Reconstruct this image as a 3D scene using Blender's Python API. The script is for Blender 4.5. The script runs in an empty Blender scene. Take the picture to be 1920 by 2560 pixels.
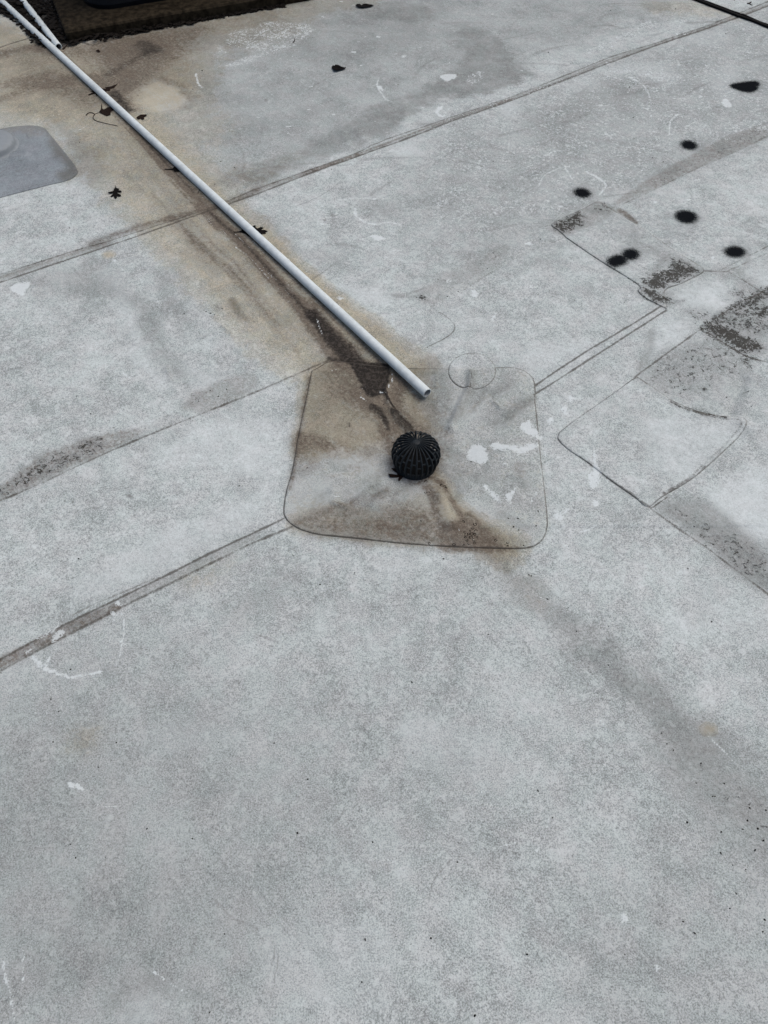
import bpy, bmesh, math, random
import numpy as np
from mathutils import Vector
from mathutils.geometry import delaunay_2d_cdt

R = math.radians
scene = bpy.context.scene
col = scene.collection
random.seed(7)

# ------------------------------------------------------------------ camera, light, exposure
CAM_H, PITCH, FOC = 1.60, R(55.0), 1662.0          # FOC: focal length for a picture 1659 wide, 2212 high
cd = bpy.data.cameras.new("camera")
cam = bpy.data.objects.new("camera", cd)
col.objects.link(cam)
cam.location = (0, 0, CAM_H)
cam.rotation_euler = (math.pi / 2 - PITCH, 0, 0)
cd.sensor_fit = 'HORIZONTAL'
cd.sensor_width = 36.0
cd.lens = 36.0 * FOC / 1659.0
cd.clip_start, cd.clip_end = 0.05, 200.0
scene.camera = cam

SUN_EL, SUN_AZ = R(66), R(62)                       # azimuth measured from +y towards +x
w = bpy.data.worlds.new("World")
scene.world = w
w.use_nodes = True
nt = w.node_tree
bg = nt.nodes["Background"]
sky = nt.nodes.new("ShaderNodeTexSky")
sky.sky_type = 'NISHITA'
sky.sun_disc = False
sky.sun_elevation = SUN_EL
sky.sun_rotation = SUN_AZ
sky.air_density, sky.dust_density, sky.ozone_density = 1.0, 6.0, 1.0
nt.links.new(sky.outputs[0], bg.inputs[0])
bg.inputs[1].default_value = 0.12
sd = bpy.data.lights.new("sun", 'SUN')
sd.energy = 1.0
sd.angle = R(60)
sd.color = (1.0, 0.975, 0.945)
sun = bpy.data.objects.new("sun", sd)
col.objects.link(sun)
dirv = Vector((math.sin(SUN_AZ) * math.cos(SUN_EL), math.cos(SUN_AZ) * math.cos(SUN_EL), math.sin(SUN_EL)))
sun.rotation_euler = dirv.to_track_quat('Z', 'Y').to_euler()
scene.view_settings.view_transform = 'Standard'
scene.view_settings.look = 'None'
scene.view_settings.gamma = 1.0
scene.view_settings.exposure = 0.18

# ------------------------------------------------------------------ where a picture point lies on the roof
SP, CP = math.sin(PITCH), math.cos(PITCH)

def plane(p, z=0.0):
    u = (p[0] - 829.5) / FOC
    v = (1106.0 - p[1]) / FOC
    dx, dy, dz = u, CP + v * SP, -SP + v * CP
    t = (CAM_H - z) / -dz
    return np.array([dx * t, dy * t])


CROPS = {'d': (0, 0, 1), '1': (0, 0, 3), '2': (553, 0, 3), '3': (1106, 0, 3), '4': (0, 518.4, 3), '5': (553, 518.4, 3),
         '6': (1106, 518.4, 3), '7': (0, 1036.9, 3), '8': (553, 950.5, 3), '9': (1106, 1036.9, 3),
         'A': (0, 1555.3, 2), 'B': (829.5, 1555.3, 2), 'z': (345.6, 345.6, 3.2), 'q': (604.8, 760.4, 1 / .3542),
         'l': (172.8, 155.5, 6.4), 'm': (483.9, 466.6, 13.714), 'o': (216, 380.2, 24.0), 'b': (699.9, 0, 12.8),
         'n': (794.9, 898.6, 8.0), 'c': (1468.9, 0, 8.727), 'e': (0, 0, 9.6), 'r': (1538, 553, 5.12), 'p': (0, 242, 8.727)}

def px(k, pts):
    ox, oy, s = CROPS[k]
    return [(ox + a / s, oy + b / s) for a, b in pts]

_a, _b = plane((100, 92)), plane((900, 830))
FLOW = -math.atan2(_b[1] - _a[1], _b[0] - _a[0])

# ------------------------------------------------------------------ noise in numpy
def _hash(ix, iy, seed):
    h = (ix.astype(np.int64) * 374761393 + iy.astype(np.int64) * 668265263 + seed * 974634777) & 0xffffffff
    h = ((h ^ (h >> 13)) * 1274126177) & 0xffffffff
    h = (h ^ (h >> 16)) & 0xffffffff
    return h.astype(np.float64) / 4294967295.0

def vnoise(x, y, sc, seed=0):
    x = x * sc; y = y * sc
    ix = np.floor(x); iy = np.floor(y)
    fx = x - ix; fy = y - iy
    fx = fx * fx * (3 - 2 * fx); fy = fy * fy * (3 - 2 * fy)
    a = _hash(ix, iy, seed); b = _hash(ix + 1, iy, seed)
    c = _hash(ix, iy + 1, seed); d = _hash(ix + 1, iy + 1, seed)
    return (a * (1 - fx) + b * fx) * (1 - fy) + (c * (1 - fx) + d * fx) * fy

def fbm(x, y, sc, octv=4, seed=0, gain=.5):
    s = 0; amp = 1; tot = 0
    for i in range(octv):
        s = s + amp * vnoise(x, y, sc * 2 ** i, seed + 31 * i); tot += amp; amp *= gain
    return s / tot

def sstep(a, b, v):
    t = np.clip((v - a) / (b - a), 0, 1)
    return t * t * (3 - 2 * t)

# ------------------------------------------------------------------ distances in metres on the roof
def poly_dist(X, Y, pts):
    d = np.full(X.shape, 1e9); par = np.zeros(X.shape)
    n = len(pts) - 1
    for i in range(n):
        ax, ay = pts[i]; bx, by = pts[i + 1]
        ex, ey = bx - ax, by - ay
        l2 = ex * ex + ey * ey + 1e-12
        t = np.clip(((X - ax) * ex + (Y - ay) * ey) / l2, 0, 1)
        q = np.hypot(X - ax - t * ex, Y - ay - t * ey)
        m = q < d
        d = np.where(m, q, d); par = np.where(m, (i + t) / n, par)
    return d, par

def inside(X, Y, pts):
    r = np.zeros(X.shape, bool)
    n = len(pts)
    for i in range(n):
        x0, y0 = pts[i]; x1, y1 = pts[(i + 1) % n]
        c = ((y0 > Y) != (y1 > Y))
        xi = x0 + (Y - y0) / ((y1 - y0) if abs(y1 - y0) > 1e-12 else 1e-12) * (x1 - x0)
        r ^= c & (X < xi)
    return r

def sdf(X, Y, pts):
    d, _ = poly_dist(X, Y, list(pts) + [pts[0]])
    return np.where(inside(X, Y, pts), -d, d)

def catmull(pts, n=6, closed=False):
    P = [np.array(p, float) for p in pts]
    if len(P) < 3: return [tuple(p) for p in P]
    N = len(P); out = []
    rng = range(N) if closed else range(N - 1)
    for i in rng:
        p1, p2 = P[i], P[(i + 1) % N]
        p0 = P[i - 1] if (closed or i > 0) else 2 * p1 - p2
        p3 = P[(i + 2) % N] if (closed or i + 2 < N) else 2 * p2 - p1
        for j in range(n):
            t = j / n
            out.append(tuple(.5 * (2 * p1 + (p2 - p0) * t + (2 * p0 - 5 * p1 + 4 * p2 - p3) * t * t + (3 * p1 - p0 - 3 * p2 + p3) * t ** 3)))
    if not closed: out.append(tuple(P[-1]))
    return out

# ------------------------------------------------------------------ relief of the membrane
DRAIN = plane((898, 990))
RIDGES = [  # (points, width m, height m)
    ('q', [(1165, 130), (1155, 220), (1110, 310), (1040, 470)], .011, .007),
    ('q', [(645, 235), (665, 320), (725, 425), (790, 495)], .008, .006),
    ('q', [(985, 870), (1010, 960), (1040, 1050)], .020, .006),
    ('q', [(560, 930), (640, 850)], .016, .004), ('q', [(480, 900), (560, 810)], .014, .003),
    ('q', [(310, 850), (400, 780)], .010, .004), ('q', [(320, 920), (400, 950)], .006, .004),
    ('q', [(430, 450), (450, 410), (530, 395), (600, 430)], .006, .002),
    ('q', [(1380, 390), (1520, 280)], .008, .002), ('q', [(1300, 310), (1345, 345)], .006, .003),
    ('q', [(955, 130), (950, 210)], .006, .002), ('q', [(600, 280), (560, 330), (640, 350)], .012, .004),
    ('4', [(1300, 640), (1440, 590), (1490, 560)], .008, .003), ('4', [(1380, 650), (1500, 600)], .008, .003),
    ('4', [(1440, 560), (1500, 610)], .006, .003), ('4', [(1080, 830), (1110, 910)], .008, .002),
    ('6', [(1420, 1110), (1500, 900)], .018, -.006), ('6', [(1660, 1180), (1560, 1220), (1500, 1200)], .03, .006),
    ('9', [(930, 960), (900, 1000)], .01, .001),
    ('7', [(1180, 740), (1480, 900), (1640, 1010)], .012, .0012), ('7', [(1400, 990), (1450, 960), (1540, 1040)], .012, .0012),
    ('2', [(560, 870), (620, 960)], .02, .002), ('2', [(660, 850), (740, 940)], .02, .002), ('2', [(965, 690), (975, 820)], .02, .002),
    ('p', [(230, 780), (540, 730)], .012, .003), ('p', [(280, 880), (480, 820)], .012, .003), ('p', [(290, 965), (520, 920)], .012, .003),
]
RW = []

# lines along which one sheet laps another: (points, lap height)
SEAM_A = px('4', [(-500, 440), (0, 275), (250, 191), (500, 107)]) + px('1', [(820, 1555), (1150, 1438), (1400, 1350), (1659, 1260)]) + \
    px('2', [(320, 1135), (640, 1020), (950, 910), (1240, 795), (1659, 650)]) + px('3', [(340, 520), (650, 400), (920, 300), (1280, 180), (1460, 115), (1659, 40), (2100, -120)])
SEAM_A2 = px('4', [(-500, 385), (0, 222), (250, 145), (450, 80)]) + px('1', [(720, 1558), (1200, 1402), (1420, 1327), (1659, 1225)]) + \
    px('2', [(380, 1090), (650, 992), (850, 900), (1240, 768), (1659, 628)]) + px('3', [(330, 495), (650, 365), (920, 283), (1280, 163), (1460, 90), (1659, 10), (2100, -150)])
SEAM_M = px('7', [(-500, 350), (0, 135), (280, 15)]) + px('4', [(600, 1420), (900, 1290), (1320, 1120), (1659, 985)]) + px('5', [(400, 810), (490, 772)])
SEAM_M2 = px('5', [(490, 772), (590, 726), (690, 668), (860, 590), (930, 550), (1130, 440), (1300, 350), (1600, 165), (1680, 120)]) + px('3', [(250, 1580), (345, 1535)])
SEAM_C = px('7', [(-500, 1430), (0, 1238), (330, 1060), (780, 830), (1200, 622), (1640, 405)]) + px('8', [(235, 560)])
SEAM_C2 = px('7', [(-500, 1360), (0, 1165), (390, 950), (740, 782), (1010, 652), (1350, 480), (1640, 345)]) + px('8', [(175, 512)])
SEAM_T = px('e', [(-400, 1110), (0, 985), (200, 912), (640, 780), (1000, 700)]) + [(92 + a / 3.56, b / 3.56) for a, b in [(380, 350), (560, 302), (900, 222), (1300, 110), (1659, 32), (2200, -120)]]
SEAM_T2 = [(92 + a / 3.56, b / 3.56) for a, b in [(440, 325), (560, 290), (900, 203), (1300, 98), (1580, 20), (2200, -150)]]

def wp(pts): return [tuple(plane(p)) for p in pts]

STEPS = []
for pts, hgt, up in ((SEAM_A, .0026, 1), (SEAM_C, .0026, 1), (SEAM_M + SEAM_M2[1:], .0018, 1), (SEAM_T, .0022, 1)):
    q = np.array(sorted(wp(pts)))
    STEPS.append((q, hgt))

def h0(X, Y):
    X = np.asarray(X, float); Y = np.asarray(Y, float)
    r = np.hypot(X - DRAIN[0], Y - DRAIN[1])
    z = -.021 * np.exp(-(r / .17) ** 2) - .010 * np.exp(-(r / .45) ** 2)
    z = z + .0040 * (fbm(X, Y, 3.1, 3, 5) - .5) + .0016 * (fbm(X, Y, 14, 3, 9) - .5) * (1 + 2.5 * np.exp(-(r / .25) ** 2))
    for q, hgt in STEPS:
        yl = np.interp(X, q[:, 0], q[:, 1])
        z = z + hgt * sstep(-.002, .002, Y - yl)
    return z

def at(p, lift=0.0, hf=None):
    hf = hf or hgt
    z = 0.0
    for _ in range(4):
        q = plane(p, z + lift)
        z = float(hf(np.array([q[0]]), np.array([q[1]]))[0])
    return q[0], q[1], z + lift

def hgt(X, Y):
    z = h0(X, Y)
    for pts, wd, am in RW:
        xs = [p[0] for p in pts]; ys = [p[1] for p in pts]; m = 3 * wd
        s = (X > min(xs) - m) & (X < max(xs) + m) & (Y > min(ys) - m) & (Y < max(ys) + m)
        if s.any():
            d, _ = poly_dist(X[s], Y[s], pts)
            z[s] += 1.7 * am * np.exp(-(d / wd) ** 2)
    return z

def W(k, pts):                                   # picture outline -> outline on the roof, in metres
    return [at(p, 0, h0)[:2] for p in px(k, pts)]

for k, pts, wd, am in RIDGES:
    RW.append((catmull(W(k, pts), 5), wd, am))

# ------------------------------------------------------------------ stains, scuffs, laps, and painted shade of the wrinkles
MASK = {n: [] for n in ('tan', 'brown', 'black', 'soil_shade', 'line', 'white', 'speck', 'spray', 'clean', 'green', 'thin')}

def stroke(ch, k, pts, w0, w1=None, soft=.6, a=1.0, warp=.012):
    MASK[ch].append(('s', catmull(W(k, pts), 5), w0, w0 if w1 is None else w1, soft, a, warp))

def area(ch, k, pts, soft=.02, a=1.0, warp=.012):
    MASK[ch].append(('a', catmull(W(k, pts), 4, True), soft, 0, 0, a, warp))

def ell(ch, k, c, rx, ry, soft=.02, a=1.0, warp=.01, ang=0):
    ca, sa = math.cos(R(ang)), math.sin(R(ang))
    pts = [(c[0] + rx * math.cos(t) * ca - ry * math.sin(t) * sa, c[1] + rx * math.cos(t) * sa + ry * math.sin(t) * ca) for t in np.linspace(0, 2 * math.pi, 15)[:-1]]
    area(ch, k, pts, soft, a, warp)

def line(pts, a=1.0, k='d', wid=.0035, ch='line'):
    MASK[ch].append(('l', W(k, pts), wid, 0, 0, a, 0.0008))

def build_marks():
    gp_hint = plane((60, 350))
    # --- laps of the sheets
    line(SEAM_A, 1.0); line(SEAM_A2, .85); line(SEAM_M, .85); line(SEAM_M2, .62)
    line(SEAM_C, .85); line(SEAM_C2, 1.0); line(SEAM_T, .95); line(SEAM_T2, .9)
    line([(460, 880), (540, 840), (620, 800), (780, 735), (1000, 640)], .8, '7', .003)
    # cover strip right of the drain
    line([(148, 945), (240, 882), (500, 710), (780, 545), (965, 430)], 1.0, '6'); line([(140, 1005), (300, 905), (500, 775), (780, 595), (1000, 455)], .95, '6')
    line([(130, 1015), (60, 1070), (0, 1110)], .6, '6'); line([(130, 960), (60, 1010), (0, 1050)], .45, '6')
    # sheets and strips at the right
    line([(1240, 570), (1220, 580), (1000, 738), (800, 885)], .9, '6'); line([(1220, 580), (1450, 420), (1659, 322), (1900, 210)], .85, '6')
    line([(300, 1300), (380, 1370), (500, 1450), (640, 1560), (770, 1650)], .8, '6'); line([(635, 0), (760, 85), (900, 185), (1000, 260), (1250, 430), (1450, 580), (1659, 740), (1900, 930)], .95, '9')
    line([(1240, 580), (1330, 640), (1470, 730), (1560, 770), (1659, 792), (1800, 815)], .95, '6')
    line([(1360, 700), (1440, 745)], .8, '6')
    line([(1350, 195), (1659, 40), (1900, -85)], .75, '6'); line([(1390, 205), (1659, 82), (1900, -30)], .75, '6')
    line([(1240, 200), (1400, 205), (1500, 262), (1620, 338)], .85, '6')
    line([(640, 1352), (700, 1330), (900, 1240), (1200, 1090), (1500, 960), (1659, 880), (1900, 770)], .7, '3')
    line([(0, 1640), (120, 1600), (345, 1530)], .55, '3')
    line([(1110, 655), (0, 1659)], .0, '3')
    line([(1030, 1052), (1100, 1090), (1200, 1122), (1330, 1158), (1430, 1168), (1474, 1182), (1480, 1210), (1440, 1262), (1380, 1330), (1140, 1550), (975, 1645)], .82, '6')
    # dotted curl beside the drain
    stroke('line', '5', [(1130, 430), (1220, 490), (1285, 545), (1280, 590), (1220, 640), (1120, 690)], .0035, .0035, .6, .8, .003)
    # wrinkle creases: shade of the folds painted as dark strokes
    for k, pts, a in (('q', [(1165, 140), (1160, 225), (1125, 310)], .8), ('q', [(420, 460), (432, 425), (455, 405), (530, 393)], .75), ('q', [(320, 915), (350, 930), (395, 952)], .9),
                      ('q', [(1298, 310), (1340, 345)], .8), ('q', [(1520, 290), (1560, 240)], .8), ('q', [(400, 660), (490, 672)], .6), ('q', [(390, 790), (410, 775)], .8), ('q', [(1380, 390), (1540, 290)], .55),
                      ('q', [(955, 140), (948, 205)], .6), ('4', [(1310, 640), (1440, 600)], .6), ('4', [(1400, 650), (1490, 605)], .5),
                      ('6', [(1390, 950), (1250, 990), (1150, 1000)], .6), ('9', [(910, 178), (960, 140), (1010, 110)], 1.0)):
        stroke('line', k, pts, .003, .002, .8, a, .003)
    # lichen shows along the strip edges
    stroke('speck', '6', [(1040, 1050), (1100, 1080), (1200, 1115), (1330, 1145), (1400, 1155)], .008, .010, .6, .8)
    stroke('speck', '6', [(500, 1110), (470, 1160), (390, 1210)], .010, .008, .8, .55)
    # --- tan water track along the pipe
    stroke('tan', 'd', [(-60, 60), (60, 150), (190, 230), (260, 330), (340, 430), (450, 540), (540, 650), (640, 740), (720, 810)], .16, .10, .55, .75, .05)
    stroke('tan', 'd', [(150, 120), (300, 260), (430, 400), (560, 540), (680, 660), (800, 780), (850, 900)], .09, .06, .6, .8, .03)
    stroke('tan', 'd', [(560, 500), (650, 590), (760, 680), (850, 760), (890, 790)], .025, .06, .7, .85, .02)
    area('tan', 'd', [(0, 60), (140, 110), (300, 60), (430, 130), (400, 220), (250, 230), (100, 260), (0, 220)], .12, .85, .05)
    stroke('tan', 'd', [(300, 90), (600, 15), (760, -20)], .10, .16, .7, .5, .05)
    area('tan', 'd', [(80, 60), (300, 40), (600, 10), (640, 70), (480, 110), (430, 200), (480, 280), (400, 320), (250, 260)], .16, .45, .06)
    area('tan', 'd', [(-60, 90), (220, 150), (260, 260), (140, 270), (-60, 250)], .15, .6, .06)
    area('tan', 'd', [(400, 330), (560, 360), (640, 330), (520, 420)], .1, .25, .05)
    area('tan', 'c', [(-600, 40), (400, 60), (1000, 300), (700, 260), (-400, 200)], .1, .45, .05)
    area('tan', 'q', [(200, 110), (330, 60), (640, 90), (760, 110), (900, 420), (930, 480), (700, 520), (600, 560), (420, 600), (110, 620), (120, 420)], .03, .95, .02)
    area('tan', 'q', [(60, 1060), (300, 950), (600, 980), (900, 900), (1100, 980), (1350, 1190), (1000, 1195), (500, 1140)], .035, .55, .02)
    stroke('tan', 'q', [(930, 740), (1000, 860), (1100, 1000), (1250, 1120), (1360, 1190)], .02, .05, .6, .9)
    stroke('tan', '9', [(-120, 480), (30, 620), (150, 780)], .04, .03, .8, .12, .03)
    # brown, darker grime
    stroke('brown', 'd', [(225, 200), (275, 262), (330, 325), (380, 378), (430, 432), (500, 500), (560, 565), (620, 625), (680, 690), (735, 755), (790, 800)], .020, .034, .9, .66, .012)
    stroke('brown', 'd', [(430, 440), (520, 525), (600, 610), (680, 690)], .008, .014, .6, .35, .004)
    stroke('brown', 'd', [(300, 300), (360, 370), (450, 455)], .007, .007, .7, .5, .004)
    stroke('brown', 'd', [(400, 500), (520, 610), (600, 700)], .012, .012, .9, .32, .008)
    stroke('brown', 'd', [(370, 470), (420, 530), (470, 590)], .018, .018, .9, .28, .01)
    stroke('brown', 'd', [(660, 670), (700, 720), (745, 770)], .034, .042, .7, .85, .02)
    stroke('brown', 'd', [(130, 115), (240, 215), (330, 310), (440, 410), (560, 530), (700, 665), (830, 790), (905, 862)], .010, .010, .9, .55, .004)  # narrow dark line close along the left of the pipe
    area('brown', 'd', [(225, 90), (330, 80), (400, 110), (330, 165), (270, 220), (235, 190)], .08, .55, .03); area('brown', 'd', [(110, 110), (500, 30), (600, 40), (400, 110), (180, 190), (60, 200)], .14, .22, .05)
    stroke('brown', 'd', [(20, 180), (100, 175), (190, 215)], .05, .07, .8, .42, .04)
    stroke('brown', '1', [(0, 350), (200, 310), (330, 330)], .04, .03, .8, .6, .02)
    stroke('brown', '1', [(420, 260), (700, 190), (1100, 110), (1500, 20)], .035, .02, .8, .55, .02)
    stroke('brown', '1', [(1050, 510), (1170, 560), (1230, 640), (1200, 690)], .020, .02, .8, .4, .02)
    area('brown', 'q', [(430, 40), (640, 80), (720, 180), (740, 330), (840, 480), (700, 470), (600, 360), (500, 260), (450, 130)], .03, .70, .012)
    stroke('brown', 'q', [(700, 110), (740, 200), (720, 300)], .018, .012, .8, .6, .01)
    stroke('brown', 'q', [(640, 470), (670, 560), (680, 700)], .022, .015, .9, .45, .012)
    stroke('brown', 'q', [(110, 540), (250, 560), (350, 600)], .03, .01, .9, .35, .02)
    stroke('brown', 'q', [(110, 560), (180, 690), (90, 740)], .02, .02, .9, .3, .02)
    stroke('brown', 'q', [(180, 160), (120, 480), (105, 620), (60, 840)], .006, .006, .9, .55, .004)
    stroke('brown', 'q', [(270, 150), (420, 300), (500, 330)], .03, .03, .9, .32, .015)
    area('brown', 'q', [(80, 1060), (250, 980), (420, 930), (560, 980), (700, 940), (900, 950), (960, 1060), (1110, 1040), (1320, 1180), (1000, 1200), (500, 1145), (180, 1105)], .022, .40, .015)
    stroke('brown', 'q', [(960, 800), (1010, 850), (1060, 920), (1110, 1010)], .010, .010, .8, .62, .006)
    stroke('brown', 'q', [(890, 830), (930, 900), (960, 1010), (1010, 1085), (1090, 1075)], .010, .012, .8, .55, .006)
    area('brown', 'q', [(1010, 1080), (1100, 1020), (1160, 970), (1260, 1060), (1370, 1180), (1200, 1200), (1020, 1170)], .02, .62, .01)
    stroke('brown', 'q', [(1000, 1190), (1200, 1205), (1380, 1205), (1440, 1190)], .012, .010, .9, .5, .006)
    stroke('brown', '9', [(-150, 470), (-40, 560), (150, 730), (330, 920), (480, 1010)], .03, .015, .95, .04, .02); stroke('brown', '9', [(-120, 470), (-30, 560), (60, 640)], .02, .012, .95, .10, .02)
    stroke('brown', 'q', [(990, 500), (1040, 540), (1010, 620)], .018, .014, .9, .3, .01)
    ell('brown', 'q', (835, 640), 175, 165, .02, .55)
    stroke('brown', '1', [(1659, 1235), (1420, 1330), (1150, 1400), (900, 1470), (600, 1580)], .016, .018, .9, .55, .006)
    stroke('brown', '2', [(0, 1230), (350, 1110), (650, 1000)], .014, .010, .9, .45, .006)
    stroke('brown', '2', [(650, 1000), (1240, 780), (1659, 640)], .006, .006, .9, .3, .006)
    stroke('brown', '4', [(700, 20), (450, 95), (250, 160), (0, 245)], .014, .012, .9, .42, .006)
    stroke('brown', '7', [(-50, 1210), (330, 1020), (560, 910), (740, 830)], .016, .014, .4, .55, .003)
    stroke('brown', '7', [(740, 820), (1010, 690), (1350, 510), (1640, 370)], .012, .011, .5, .25, .003)
    area('brown', '3', [(640, 1330), (850, 1180), (1040, 1070), (1220, 970), (1400, 880), (1700, 780), (1700, 870), (1500, 960), (1200, 1090), (900, 1240)], .007, .36, .008)
    area('brown', '3', [(470, 1350), (560, 1300), (660, 1360), (620, 1420), (480, 1480), (340, 1530), (255, 1460)], .006, .22, .006)
    stroke('brown', '3', [(690, 1365), (740, 1390), (800, 1440)], .014, .008, .8, .7, .008)
    area('brown', '5', [(1050, 380), (1180, 245), (1450, 110), (1620, 20), (1600, 160), (1400, 280), (1160, 420)], .01, .17, .012)
    area('brown', '4', [(-30, 1620), (60, 1560), (220, 1420), (430, 1330), (680, 1255), (900, 1225), (860, 1300), (600, 1420), (300, 1555), (0, 1690)], .010, .42, .012)
    area('brown', '4', [(1180, 1100), (1220, 1010), (1340, 950), (1480, 890), (1640, 860), (1650, 985), (1330, 1115)], .012, .32, .012)
    # black deposits
    area('black', 'q', [(430, 60), (520, 85), (640, 85), (655, 130), (640, 220), (590, 265), (530, 255), (505, 180), (465, 110)], .012, 1.0, .01)
    area('black', 'q', [(560, 80), (640, 90), (650, 150), (600, 140)], .015, .6, .01)
    stroke('black', 'q', [(640, 240), (660, 300), (690, 340)], .004, .004, .7, .9, .003)
    stroke('black', 'q', [(700, 370), (740, 420), (790, 470)], .012, .012, .9, .7, .008)
    stroke('black', 'q', [(560, 330), (610, 360), (650, 430)], .006, .006, .9, .5, .006)
    stroke('black', 'd', [(675, 680), (720, 730), (770, 775)], .024, .020, .9, .62, .012)
    stroke('black', 'q', [(300, 40), (450, 66), (640, 92)], .008, .010, .9, .55, .006)
    stroke('black', '1', [(740, 600), (800, 690), (830, 720)], .02, .02, .9, .55, .012)
    area('black', '1', [(860, 290), (930, 260), (1040, 290), (1060, 330), (940, 350)], .03, .42, .02)
    area('black', 'e', [(-50, 200), (300, 380), (600, 640), (760, 960), (1300, 1000), (1600, 880), (2100, 640), (3600, 150), (3600, -600), (-50, -600)], .04, .8, .02)
    # grey-green soil, broad tone of the sheets
    area('soil_shade', '2', [(720, 90), (900, 20), (1100, 40), (1170, 110), (1000, 140), (850, 125), (740, 130)], .03, .9, .05)
    area('soil_shade', '2', [(1280, 200), (1400, 170), (1620, 270), (1760, 420), (1740, 520), (1500, 590), (1250, 640), (900, 760), (700, 700), (1000, 600), (1300, 440), (1330, 330)], .035, .75, .08)
    area('soil_shade', '2', [(180, 1000), (500, 830), (800, 700), (930, 800), (700, 930), (300, 1080), (0, 1190), (-200, 1130)], .05, .7, .07)
    area('soil_shade', 'd', [(300, -20), (900, -30), (900, 100), (700, 130), (500, 110)], .12, .35, .06)
    area('soil_shade', '2', [(650, 1250), (900, 1300), (930, 1400), (700, 1400)], .05, .35, .03)
    area('soil_shade', '3', [(560, 550), (900, 600), (820, 680), (600, 690), (250, 850), (150, 800)], .07, .4, .04)
    area('soil_shade', 'z', [(620, 350), (760, 420), (950, 620), (1150, 640), (1250, 760), (1000, 640), (800, 500)], .06, .5, .03)
    area('soil_shade', 'd', [(-200, 1440), (620, 1130), (1100, 1190), (1800, 1800), (1800, 2400), (-200, 2400)], .10, .10, .05)
    stroke('soil_shade', '9', [(-150, 480), (50, 680), (330, 930), (560, 1110), (800, 1330), (1000, 1500), (1250, 1720)], .026, .05, .95, .44, .06)
    stroke('soil_shade', '9', [(780, 1350), (950, 1500), (1200, 1680)], .035, .05, .7, .42, .03)
    stroke('soil_shade', 'B', [(1250, 130), (1400, 260), (1560, 380), (1800, 560)], .06, .10, .9, .50, .04)
    area('soil_shade', 'd', [(-100, 1650), (250, 1700), (450, 1900), (500, 2110), (200, 2230), (-100, 2250)], .15, .22, .06)
    area('soil_shade', 'A', [(640, 1090), (760, 1130), (900, 1220), (700, 1200), (540, 1240), (450, 1200)], .03, .5, .03)
    area('soil_shade', '8', [(-200, 1100), (0, 960), (120, 920), (60, 1080), (-100, 1200)], .06, .4, .03)
    area('soil_shade', '8', [(180, 820), (330, 860), (220, 900)], .05, .3, .03)
    area('soil_shade', '4', [(1020, 200), (1100, 240), (1160, 420), (1230, 560), (1050, 420)], .05, .55, .03)
    stroke('soil_shade', '4', [(900, 400), (1000, 650), (1150, 880)], .03, .03, .9, .42, .02)
    area('soil_shade', '4', [(100, 270), (550, 130), (720, 180), (850, 400), (500, 380), (200, 330)], .06, .42, .03)
    area('soil_shade', '1', [(320, 760), (560, 900), (700, 1000), (620, 1200), (480, 1150), (420, 950)], .06, .65, .03)
    area('soil_shade', 'z', [(470, 980), (520, 960), (570, 1050), (600, 1110), (540, 1080)], .012, .9, .008)
    area('soil_shade', 'q', [(760, 130), (1000, 120), (1000, 420), (920, 470), (850, 380)], .04, .75, .02)
    area('soil_shade', 'q', [(160, 1100), (800, 1000), (900, 1100), (1000, 1190), (500, 1140)], .03, .5, .02)
    area('soil_shade', 'q', [(1000, 560), (1150, 720), (1100, 830), (960, 760)], .03, .35, .02)
    area('soil_shade', 'q', [(880, 10), (980, 30), (960, 90), (860, 60)], .03, .5, .02)
    area('soil_shade', '9', [(930, 190), (1020, 120), (1250, 130), (1500, 320), (1659, 520), (1659, 720), (1400, 530), (1150, 340)], .02, .62, .015)
    stroke('soil_shade', '6', [(900, 600), (900, 700), (830, 830)], .012, .014, .9, .5, .01)
    area('soil_shade', '6', [(1250, 560), (1659, 740), (1659, 330), (1450, 425)], .02, .35, .02)
    area('soil_shade', '6', [(800, 890), (1250, 620), (1540, 800), (1540, 860), (1440, 1120), (1330, 1135), (1100, 1060)], .02, .22, .02)
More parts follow.
